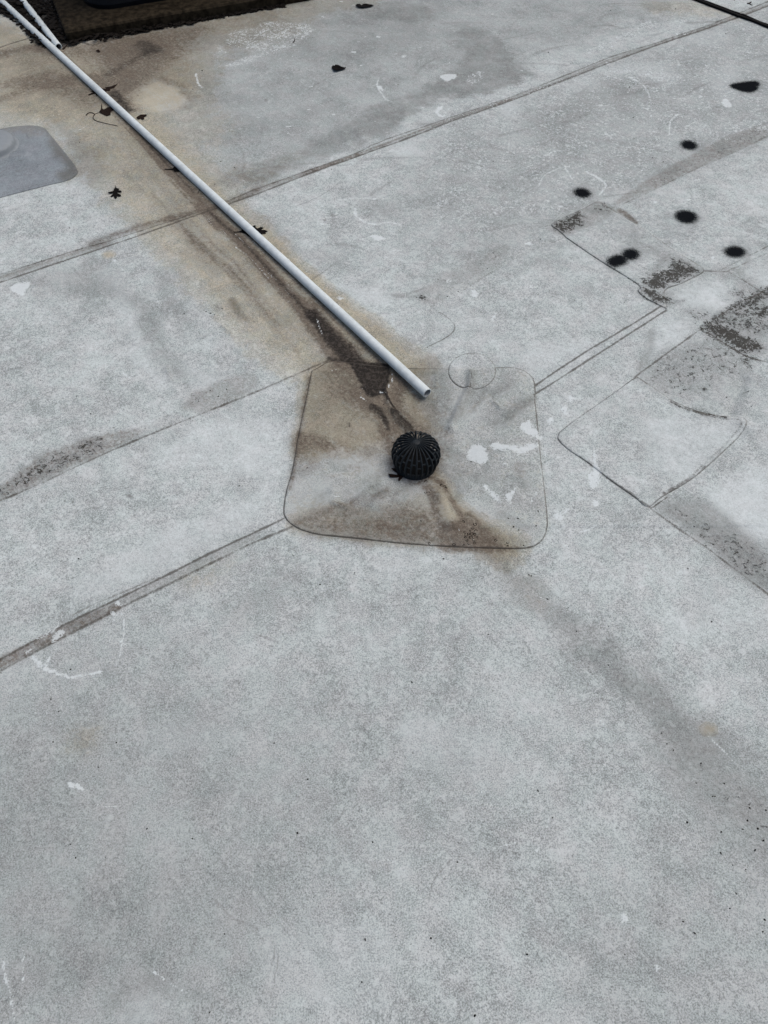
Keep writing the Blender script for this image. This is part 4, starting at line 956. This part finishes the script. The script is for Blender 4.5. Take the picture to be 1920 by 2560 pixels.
# ------------------------------------------------------------------ dome strainer
def strainer():
    zc = float(hgt(np.array([DRAIN[0]]), np.array([DRAIN[1]]))[0]) + .002
    e = empty("drain_strainer", (DRAIN[0], DRAIN[1], zc))
    Rm = .0635
    prof = [(.0530, .006), (.0560, .016), (.0605, .030), (.0632, .042), (.0625, .054), (.0585, .066), (.0505, .0765), (.0385, .0850), (.0235, .0900), (.0090, .0918)]
    def pr(t):                                       # point on the profile, t 0..1
        x = t * (len(prof) - 1); i = min(int(x), len(prof) - 2); f = x - i
        return prof[i][0] * (1 - f) + prof[i + 1][0] * f, prof[i][1] * (1 - f) + prof[i + 1][1] * f
    NR = 26
    def rib_mesh():
        vs, fs = [], []
        n = 22
        for i in range(n + 1):
            t = i / n
            r, z = pr(t)
            r2, z2 = pr(min(1, t + .02)); r1, z1 = pr(max(0, t - .02))
            tx, tz = r2 - r1, z2 - z1; l = math.hypot(tx, tz); nx_, nz_ = tz / l, -tx / l
            wd = .0026 - .0014 * max(0, t - .55) / .45
            for (o_, w_) in ((.0022, -.7), (.0028, 0), (.0022, .7), (-.0030, 1.0), (-.0030, -1.0)):
                vs.append((r + nx_ * o_, w_ * wd, z + nz_ * o_))
        for i in range(n):
            for j in range(5):
                k = (j + 1) % 5
                fs.append((i * 5 + j, i * 5 + k, (i + 1) * 5 + k, (i + 1) * 5 + j))
        fs.append((4, 3, 2, 1, 0)); fs.append(tuple(n * 5 + j for j in range(5)))
        return mesh("rib", vs, fs)
    rm = rib_mesh()
    rm.materials.append(M_DOME)
    for i in range(NR):
        o = bpy.data.objects.new("rib", rm); col.objects.link(o); o.parent = e
        o.rotation_euler = (0, 0, 2 * math.pi * (i + .5) / NR)
    def bar_mesh(t):
        vs, fs = [], []
        half = math.pi / NR * .96
        for j in range(5):
            a = -half + 2 * half * j / 4
            for (dt, o_) in ((-.008, .0008), (.008, .0008), (.008, -.0026), (-.008, -.0026)):
                r, z = pr(t + dt)
                vs.append(((r + o_) * math.cos(a), (r + o_) * math.sin(a), z + o_ * .3))
        for j in range(4):
            for q in range(4):
                k = (q + 1) % 4
                fs.append((j * 4 + q, j * 4 + k, (j + 1) * 4 + k, (j + 1) * 4 + q))
        fs.append((3, 2, 1, 0)); fs.append((16, 17, 18, 19))
        m_ = mesh("cross_bar", vs, fs); m_.materials.append(M_DOME); return m_
    b1, b2, b3, b4 = bar_mesh(.47), bar_mesh(.66), bar_mesh(.565), bar_mesh(.70)
    for i in range(NR):
        for bm_ in ((b1, b2) if i % 2 else (b3,)):
            o = bpy.data.objects.new("cross_bar", bm_); col.objects.link(o); o.parent = e
            o.rotation_euler = (0, 0, 2 * math.pi * (i + 1) / NR)
    def lathe(nm, pf, mat, seg=64, cap=False):
        vs, fs = [], []
        for r, z in pf:
            for j in range(seg):
                a = 2 * math.pi * j / seg
                vs.append((r * math.cos(a), r * math.sin(a), z))
        for i in range(len(pf) - 1):
            for j in range(seg):
                k = (j + 1) % seg
                fs.append((i * seg + j, i * seg + k, (i + 1) * seg + k, (i + 1) * seg + j))
        if cap: fs.append(tuple((len(pf) - 1) * seg + j for j in range(seg)))
        return link(nm, mesh(nm, vs, fs), mat, e, True)
    lathe("base_ring", [(.0575, -.004), (.0575, .001), (.0566, .014), (.0568, .0205), (.0550, .0212), (.0515, .0205), (.0505, -.004)], M_DOME)
    lathe("cap", [(.0105, .0900), (.0108, .0924), (.0098, .0934), (.0060, .0939), (.001, .0940)], M_DOME, 32, True)
    lathe("hole_shade_dish", [(.0515, .0145), (.0490, .0105), (.040, .0085), (.001, .0080)], M_HOLE_SHADE, 48, True)  # black dish in place of the open hole, its shade painted in
    tag(e, "black plastic dome drain strainer with radial ribs in the roof sump", "drain strainer")
strainer()

# ------------------------------------------------------------------ dead leaves, twigs
def leaf(k, pts, label, mat=M_LEAF, curl=.006, lift=.0012, name="dead_leaf", grp="dead leaves lying on the roof"):
    base = [at(p, lift) for p in px(k, pts)]
    P = np.array(base)
    c = P.mean(0)
    out = [(p[0], p[1]) for p in P]
    L = np.max(np.hypot(P[:, 0] - c[0], P[:, 1] - c[1]))
    st = max(.003, L / 12)
    gx, gy = np.meshgrid(np.arange(P[:, 0].min(), P[:, 0].max(), st), np.arange(P[:, 1].min(), P[:, 1].max(), st))
    gx, gy = gx.ravel(), gy.ravel()
    kp = sdf(gx, gy, out) < -st * .5
    allp = np.vstack([np.array(out), np.stack([gx[kp], gy[kp]], 1)])
    n = len(out)
    r = delaunay_2d_cdt([Vector(p) for p in allp], [(i, (i + 1) % n) for i in range(n)], [], 1, 1e-7)
    V = np.array([tuple(v) for v in r[0]])
    # main axis
    q = np.array(out) - c[:2]; u, s_, vt = np.linalg.svd(q, full_matrices=False); ax = vt[0]
    al = (V - c[:2]) @ ax; ac = (V - c[:2]) @ np.array([-ax[1], ax[0]])
    z = hgt(V[:, 0], V[:, 1]) + lift + curl * (np.abs(ac) / (L * .6 + 1e-6)) ** 1.5 * .6 + curl * .4 * (al / L) ** 2 + curl * .35 * (fbm(V[:, 0], V[:, 1], 60, 2, 3) - .3).clip(0)
    nv = len(V)
    verts = [(V[i, 0] - c[0], V[i, 1] - c[1], z[i] - c[2]) for i in range(nv)] + [(V[i, 0] - c[0], V[i, 1] - c[1], z[i] - c[2] - .0006) for i in range(nv)]
    faces = [tuple(f) for f in r[2]] + [tuple(nv + i for i in reversed(f)) for f in r[2]]
    cnt = {}
    for f in r[2]:
        for a_, b_ in zip(f, list(f[1:]) + [f[0]]): cnt[(a_, b_)] = 1
    for (a_, b_) in list(cnt):
        if (b_, a_) not in cnt: faces.append((b_, a_, nv + a_, nv + b_))
    o = link(name, mesh(name, verts, faces), mat)
    o.location = tuple(c)
    tag(o, label, "leaf", grp)
    return o

leaf('o', [(800, 455), (815, 560), (830, 620), (900, 635), (1020, 690), (960, 720), (940, 745), (1060, 770), (1135, 825), (1120, 865), (1010, 865), (890, 860), (920, 900), (1060, 970), (1105, 1040), (1080, 1075), (990, 1075), (890, 1050), (880, 1130), (820, 1195), (740, 1130), (720, 1050), (600, 1105), (540, 1075), (630, 990), (710, 900), (560, 930), (415, 915), (480, 870), (620, 810), (700, 770), (720, 690), (780, 620), (790, 560)],
     "dry black oak leaf with pointed lobes lying alone on the tan stain", M_LEAF)
leaf('l', [(525, 165), (430, 200), (345, 212), (360, 230), (310, 230), (200, 255), (145, 272), (190, 278), (115, 310), (115, 325), (215, 300), (225, 330), (265, 318), (300, 290), (380, 262), (412, 264), (420, 235), (470, 222)],
     "brown oak leaf pinned under the long pipe, farthest from the drain", M_LEAFB, .002, .0008)
leaf('l', [(300, 430), (310, 510), (330, 520), (380, 490), (460, 480), (505, 482), (480, 520), (425, 550), (422, 595), (370, 612), (330, 595), (265, 560), (290, 520)],
     "dark leaf with a long curled stem caught at the left side of the pipe", M_LEAFB, .004, .001)
leaf('l', [(780, 640), (840, 600), (920, 592), (925, 605), (880, 630), (893, 650), (870, 666), (840, 650), (800, 655)],
     "small brown two-lobed leaf poking out at the right side of the pipe", M_LEAFB, .004)
leaf('l', [(1170, 1343), (1280, 1335), (1300, 1312), (1370, 1300), (1460, 1372), (1310, 1382), (1290, 1357), (1170, 1349)],
     "black leaf with a thin stem under the pipe just above the long lap", M_LEAF, .002)
leaf('m', [(270, 455), (300, 472), (440, 462), (590, 385), (650, 400), (900, 280), (945, 290), (930, 330), (990, 370), (1090, 330), (1180, 350), (1100, 410), (1220, 415), (1295, 460), (1230, 485), (1245, 530), (1150, 540), (1000, 560), (860, 620), (790, 625), (700, 590), (640, 530), (530, 495), (440, 488), (300, 490)],
     "large black oak leaf showing on both sides of the pipe below the long lap", M_LEAF, .002, .0006)
leaf('b', [(870, 185), (910, 145), (990, 135), (1040, 155), (1080, 130), (1160, 125), (1250, 140), (1330, 150), (1360, 165), (1390, 160), (1360, 187), (1240, 215), (1110, 235), (980, 235), (930, 210)],
     "crumpled black leaf at the top middle edge of the roof view", M_LEAF, .010)
leaf('b', [(215, 1870), (250, 1845), (290, 1850), (320, 1830), (400, 1840), (480, 1870), (560, 1890), (610, 1885), (590, 1925), (500, 1950), (400, 1985), (320, 2000), (260, 1975), (245, 1930), (220, 1920)],
     "crumpled black leaf on bare membrane right of the pale square scar", M_LEAF, .010)
leaf('n', [(400, 910), (470, 915), (540, 960), (620, 1000), (610, 1060), (570, 1100), (540, 1138), (520, 1120), (530, 1060), (480, 1070), (380, 1078), (345, 1020), (400, 1012), (510, 1020), (500, 990), (440, 950)],
     "dark forked leaf scrap stuck against the base of the drain strainer", M_LEAFB, .006, .002)
leaf('1', [(350, 998), (366, 990), (384, 1000), (382, 1010), (362, 1010)], "tiny black leaf scrap on the blue grey flashing patch", M_LEAF, .002)
leaf('1', [(622, 332), (636, 322), (652, 334), (640, 342)], "tiny brown leaf scrap right of the shorter pipe's open end", M_LEAFB, .003)

def twig(k, pts, r0, r1, label, name="twig", mat=M_TWIG, grp="small twigs on the roof"):
    P = [at(p, max(r0, .0012)) for p in catmull(px(k, pts), 5)]
    c = Vector(P[0])
    n = len(P)
    v, f = tube([Vector(p) - c for p in P], [r0 + (r1 - r0) * i / (n - 1) for i in range(n)], 7)
    o = link(name, mesh(name, v, f), mat, None, True); o.location = c
    tag(o, label, "twig", grp)
twig('l', [(85, 600), (110, 570), (160, 562), (200, 585), (180, 620), (190, 650), (240, 680), (380, 715), (520, 745)], .0017, .0009, "curled brown leaf stalk left of the pipe on the tan stain")
twig('l', [(200, 585), (230, 572), (268, 560)], .0010, .0008, "short stalk joining the curled stem to the dark leaf")
twig('1', [(1297, 1215), (1290, 1235), (1283, 1252)], .0014, .001, "short dark twig beside the pipe near the long lap")
twig('2', [(240, 275), (250, 262), (252, 248)], .0022, .001, "small curved black twig on the far membrane sheet")
twig('n', [(415, 455), (460, 465), (520, 478)], .0016, .0014, "short brown twig touching the left side of the strainer")
twig('c', [(1270, 62), (1305, 60), (1340, 38)], .0025, .003, "forked dark twig beyond the black cables at top right")
twig('c', [(1308, 62), (1330, 82), (1365, 97)], .0018, .001, "thin branchlet of debris beyond the cables at top right")
twig('1', [(655, 240), (690, 225), (725, 212)], .0022, .0014, "straight dark twig lying in front of the curb")
twig('e', [(1010, 760), (1100, 730), (1190, 690)][0:3], .003, .002, "dark stalk by the open end of the shorter pipe") if False else None
twig('1', [(408, 318), (425, 300), (436, 285)], .003, .0018, "bent dark stalk at the open end of the shorter pipe")

# ------------------------------------------------------------------ curb and black housing at the far left
TOPZ = .055
A0 = np.array(plane(px('1', [(422, 203)])[0], TOPZ)); A1 = np.array(plane(px('1', [(1200, 68)])[0], TOPZ))
ux = (A1 - A0) / np.linalg.norm(A1 - A0); uy = np.array([-ux[1], ux[0]])
def curb():
    e = empty("roof_vent", (A0[0], A0[1], 0))
    def loc(a, b, z): q = ux * a + uy * b; return (q[0], q[1], z)
    def rrect(a0, a1, b0, b1, r, n=8):
        pts = []
        for (cx, cy, s) in ((a0 + r, b0 + r, math.pi), (a1 - r, b0 + r, 1.5 * math.pi), (a1 - r, b1 - r, 0), (a0 + r, b1 - r, .5 * math.pi)):
            for i in range(n + 1):
                t = s + .5 * math.pi * i / n
                pts.append((cx + r * math.cos(t), cy + r * math.sin(t)))
        return pts
    def stack(nm, layers, mat):
        vs, fs = [], []
        for pts, z in layers:
            vs += [loc(a, b, z) for a, b in pts]
        m = len(layers[0][0])
        for i in range(len(layers) - 1):
            for j in range(m):
                k = (j + 1) % m
                fs.append((i * m + j, i * m + k, (i + 1) * m + k, (i + 1) * m + j))
        fs.append(tuple((len(layers) - 1) * m + j for j in range(m)))
        return link(nm, mesh(nm, vs, fs), mat, e)
    Wd, Dp = 1.15, 1.0
    stack("curb", [(rrect(0, Wd, 0, Dp, .02), -.01), (rrect(-.002, Wd + .002, -.002, Dp, .02), TOPZ - .008), (rrect(.004, Wd - .004, .004, Dp, .02), TOPZ - .001), (rrect(.02, Wd - .02, .02, Dp - .02, .02), TOPZ + .002)], M_CURB)
    s, b = .13, .135
    stack("housing", [(rrect(s, Wd - s, b, Dp - b, .13, 14), TOPZ), (rrect(s - .004, Wd - s + .004, b - .004, Dp - b, .13, 14), TOPZ + .02), (rrect(s, Wd - s, b, Dp - b, .13, 14), TOPZ + .04), (rrect(s + .01, Wd - s - .01, b + .01, Dp - b, .13, 14), TOPZ + .34), (rrect(s + .03, Wd - s - .03, b + .03, Dp - b - .02, .12, 14), TOPZ + .37)], M_HOUSE)
    tag(e, "black rounded housing on a low dirty brown curb at the top left", "roof vent")
curb()

# heap of rotting leaves in the corner before the curb
def litter():
    zone = [tuple(plane(p)) for p in px('e', [(-300, 40), (0, 330), (140, 370), (330, 520), (560, 700), (640, 900), (760, 960), (1000, 1050), (1230, 960), (1500, 880), (1659, 850), (2100, 690), (2800, 480), (3500, 300), (4300, 100), (4700, -60), (4000, -60), (2000, 500), (1300, 600), (700, -150), (-300, -200)])]
    P = np.array(zone)
    rng = np.random.RandomState(3)
    verts, faces = [], []
    cnt = 0
    while cnt < 1500:
        face = cnt >= 900
        if face:                                         # drifted against the foot of the curb
            u = rng.rand() ** .8
            if rng.rand() < .72: q = A0 + ux * (u * 1.0) - uy * (abs(rng.normal(0, .014)) * (1.1 - .6 * u) + .002)
            else: q = A0 + uy * (u * .6) - ux * (abs(rng.normal(0, .03)) + .002)
            x, y = q; d = -.02 * (1 - u)
        else:
            x = rng.uniform(P[:, 0].min(), P[:, 0].max()); y = rng.uniform(P[:, 1].min(), P[:, 1].max())
            d = sdf(np.array([x]), np.array([y]), zone)[0]
            if d > .004 * rng.rand(): continue
        cnt += 1
        big = min(1, max(.25, -d / .03))
        L = rng.uniform(.010, .034) * (.45 + .55 * big); wd = L * rng.uniform(.25, .5); a = rng.uniform(0, 6.28)
        zb = float(h0(np.array([x]), np.array([y]))[0]) + rng.uniform(.0006, .004 + (.030 if face else .022) * big * rng.rand())
        n = 9; ring = []
        tilt = rng.uniform(-.35, .35); tilt2 = rng.uniform(-.35, .35)
        for i in range(2 * n):
            t = 2 * math.pi * i / (2 * n)
            rr = (1 if i % 2 else .55 + .35 * rng.rand())
            lx = L * math.cos(t) * rr; ly = wd * math.sin(t) * rr * 1.2
            ring.append((x + lx * math.cos(a) - ly * math.sin(a), y + lx * math.sin(a) + ly * math.cos(a), zb + max(-.0005 - zb + .001, lx * tilt * .3 + ly * tilt2 * .5)))
        b = len(verts); verts.append((x, y, zb + .002)); verts += ring
        verts.append((x, y, zb - .0004)); verts += [(r_[0], r_[1], r_[2] - .0008) for r_ in ring]
        m = 2 * n
        for i in range(m):
            k = (i + 1) % m
            faces.append((b, b + 1 + i, b + 1 + k)); faces.append((b + m + 1, b + m + 2 + k, b + m + 2 + i)); faces.append((b + 1 + i, b + m + 2 + i, b + m + 2 + k, b + 1 + k))
    o = link("leaf_litter", mesh("leaf_litter", verts, faces), M_LITTER)
    c = P.mean(0)
    recentre(o, (c[0], c[1], 0))
    tag(o, "heap of black rotting leaves in front of the curb", "leaf litter", kind='stuff')
litter()

# ------------------------------------------------------------------ black cables
def cable(pts, rad, label, dz=0.0):
    P = [at(p, rad + dz) for p in catmull(px('c', pts), 8)]
    c = Vector((P[len(P) // 2][0], P[len(P) // 2][1], 0))
    v, f = tube([Vector(p) - c for p in P], rad, 16)
    o = link("black_cable", mesh("black_cable", v, f), M_CABLE, None, True); o.location = c
    tag(o, label, "cable", "black cables on the roof")
cable([(-1500, -700), (-500, -300), (300, -8), (560, 92), (800, 180), (1000, 258), (1150, 312), (1380, 392), (1659, 505), (2200, 720), (3200, 1000)], .0054, "lower of two black cables touching each other at the top right corner")
cable([(-1500, -760), (-500, -330), (340, -20), (580, 66), (800, 148), (1000, 224), (1180, 280), (1330, 345), (1500, 420), (1659, 478), (2200, 690), (3200, 940)], .0052, "upper of two black cables touching each other at the top right corner", .001)

# ------------------------------------------------------------------ specks of dirt and ring-shaped lichen
SPK = {'1': [(515, 922), (1430, 1047), (1520, 1085), (1392, 1195), (660, 1303), (450, 1478), (1310, 458), (1250, 578), (378, 965), (183, 578), (215, 560), (750, 243), (1065, 138), (1435, 95), (1375, 108), (1600, 78)],
       '2': [(1155, 165), (1537, 1047), (1537, 1640), (490, 1098), (920, 548)], '3': [(143, 437), (762, 565), (785, 762), (183, 1550), (600, 1317), (785, 1525), (235, 340), (910, 1024), (1385, 220), (1440, 2), (640, 68), (1060, 58), (980, 1050), (785, 1550)],
       '4': [(262, 910), (588, 1127), (1193, 478), (1335, 465), (1365, 476), (1390, 485), (1415, 1013), (1468, 968), (1288, 1045), (1362, 975), (738, 1218), (498, 1012), (1440, 443), (270, 135), (410, 140)], '5': [(1555, 110), (1500, 185), (1180, 255), (1240, 367), (1505, 797), (1515, 795), (1450, 770), (825, 1068), (330, 1477), (1395, 1437), (1112, 695), (1310, 335), (1070, 360), (1040, 372), (1095, 385)],
       '6': [(405, 390), (728, 405), (612, 1045), (683, 1098), (567, 1207), (780, 1193), (855, 1195), (866, 1192), (738, 1357), (1138, 725), (945, 822), (1140, 880), (1550, 1078), (940, 1490), (955, 1500), (985, 1540), (990, 535 + 580), (895, 1218), (620, 1062), (820, 1080), (728, 994), (700, 1140), (1250, 752), (1068, 832), (1165, 772), (1390, 1020)],
       '7': [(110, 118), (510, 510), (458, 1227), (1550, 38), (380, 1500), (330, 1420)], '8': [(330, 182), (415, 936), (1215, 770), (1505, 1258), (1010, 1570), (1068, 524), (1635, 508), (1635, 690), (415, 490), (640, 860), (240, 748)],
       '9': [(168, 203), (158, 298), (42, 325), (40, 250), (78, 424), (12, 303), (418, 980), (1180, 300), (1257, 425), (1140, 575), (1295, 918), (970, 1640), (625, 1200), (230, 772), (110, 615), (125, 622)],
       'A': [(425, 204), (305, 537), (832, 513), (327, 595), (1285, 488), (970, 924), (906, 1263), (1578, 948), (1563, 1133), (635, 470), (1185, 100), (1330, 255), (503, 98), (1610, 528), (230, 95)],
       'B': [(728, 422), (618, 1012), (393, 1277), (203, 942), (1348, 272), (1420, 330), (1457, 484), (1455, 575), (1507, 627), (1521, 749), (1494, 814), (1342, 921), (1292, 871), (1550, 472), (1570, 434), (1603, 562), (1563, 646), (1645, 863), (1637, 914), (1250, 131), (1370, 187), (1222, 103), (318, 614), (1470, 275), (1580, 380), (1615, 470), (1640, 520), (1650, 390), (1430, 330), (1310, 442), (665, 305)]}
def specks():
    rng = np.random.RandomState(11)
    V, F = [], []
    def lump(x, y, z, r, flat=.5):
        b = len(V); n = 7; a0 = rng.uniform(0, 6.28); st = rng.uniform(.7, 1.5)
        rr = [r * rng.uniform(.7, 1.2) for _ in range(n)]
        for s_, zz in ((1.0, 0), (.8, r * flat)):
            for i in range(n):
                t = 2 * math.pi * i / n
                lx, ly = rr[i] * s_ * math.cos(t) * st, rr[i] * s_ * math.sin(t) / st
                V.append((x + lx * math.cos(a0) - ly * math.sin(a0), y + lx * math.sin(a0) + ly * math.cos(a0), z + zz))
        for i in range(n):
            k = (i + 1) % n
            F.append((b + i, b + k, b + n + k, b + n + i))
        F.append(tuple(b + n + i for i in range(n)))
    def ring(x, y, z, r, wd=.0011):
        b = len(V); n = 16; gap = rng.randint(0, 5); a0 = rng.uniform(0, 6.28); sx = rng.uniform(.8, 1.3)
        for i in range(n - gap):
            t = a0 + 2 * math.pi * i / n
            q = r * rng.uniform(.88, 1.12)
            for (o_, zz) in ((-wd, 0), (0, .0009), (wd, 0)):
                V.append((x + (q + o_) * math.cos(t) * sx, y + (q + o_) * math.sin(t), z + zz))
        m = n - gap
        for i in range(m if gap == 0 else m - 1):
            k = (i + 1) % m
            for j in (0, 1): F.append((b + i * 3 + j, b + i * 3 + j + 1, b + k * 3 + j + 1, b + k * 3 + j))
    for k, lst in SPK.items():
        for p in px(k, lst):
            x, y, z = at(p, .0012 if 610 < p[0] < 1185 and 780 < p[1] < 1190 else .0002)
            lump(x, y, z, rng.uniform(.0014, .0023) * (1 + .18 * max(0, y - 1.2)) )
    for p in px('q', [(1118, 1035), (1128, 1098), (1135, 1115), (1160, 1090), (1175, 1075), (1190, 1052), (1195, 1090), (1165, 1130), (1180, 1145), (1150, 1170), (1122, 1180), (1060, 1175), (1185, 1165), (1140, 1150), (1205, 1130), (1130, 1130), (1170, 1110), (910, 1168), (1386, 1165), (1315, 1148), (1150, 1110), (1188, 1112)]):
        x, y, z = at(p, .0022); ring(x, y, z, rng.uniform(.0022, .0038))
    for p in px('q', [(888, 858), (915, 850), (985, 812), (1005, 820), (1012, 830), (890, 790), (910, 765)]):
        x, y, z = at(p, .0022); ring(x, y, z, rng.uniform(.002, .003))
    for p in px('q', [(1392, 1014), (1452, 1016), (1425, 1066), (1455, 1086), (1562, 1060), (1486, 1180), (1574, 970), (1390, 1182), (860, 1030), (165, 707), (1165, 668), (630, 320)]):
        x, y, z = at(p, .0022); lump(x, y, z, .0022)
    # a few hundred finer crumbs
    for i in range(260):
        y = rng.uniform(.05, 4.0); hw = .45 * (1.2 + .42 * y); x = rng.uniform(-hw, hw) 
        z = float(hgt(np.array([x]), np.array([y]))[0])
        lump(x, y, z, rng.uniform(.0006, .0012))
    o = link("dirt_specks", mesh("dirt_specks", V, F), M_SPECK)
    tag(o, "scattered black specks of dirt and tiny lichen rings on the membrane", "dirt specks", kind='stuff')
specks()
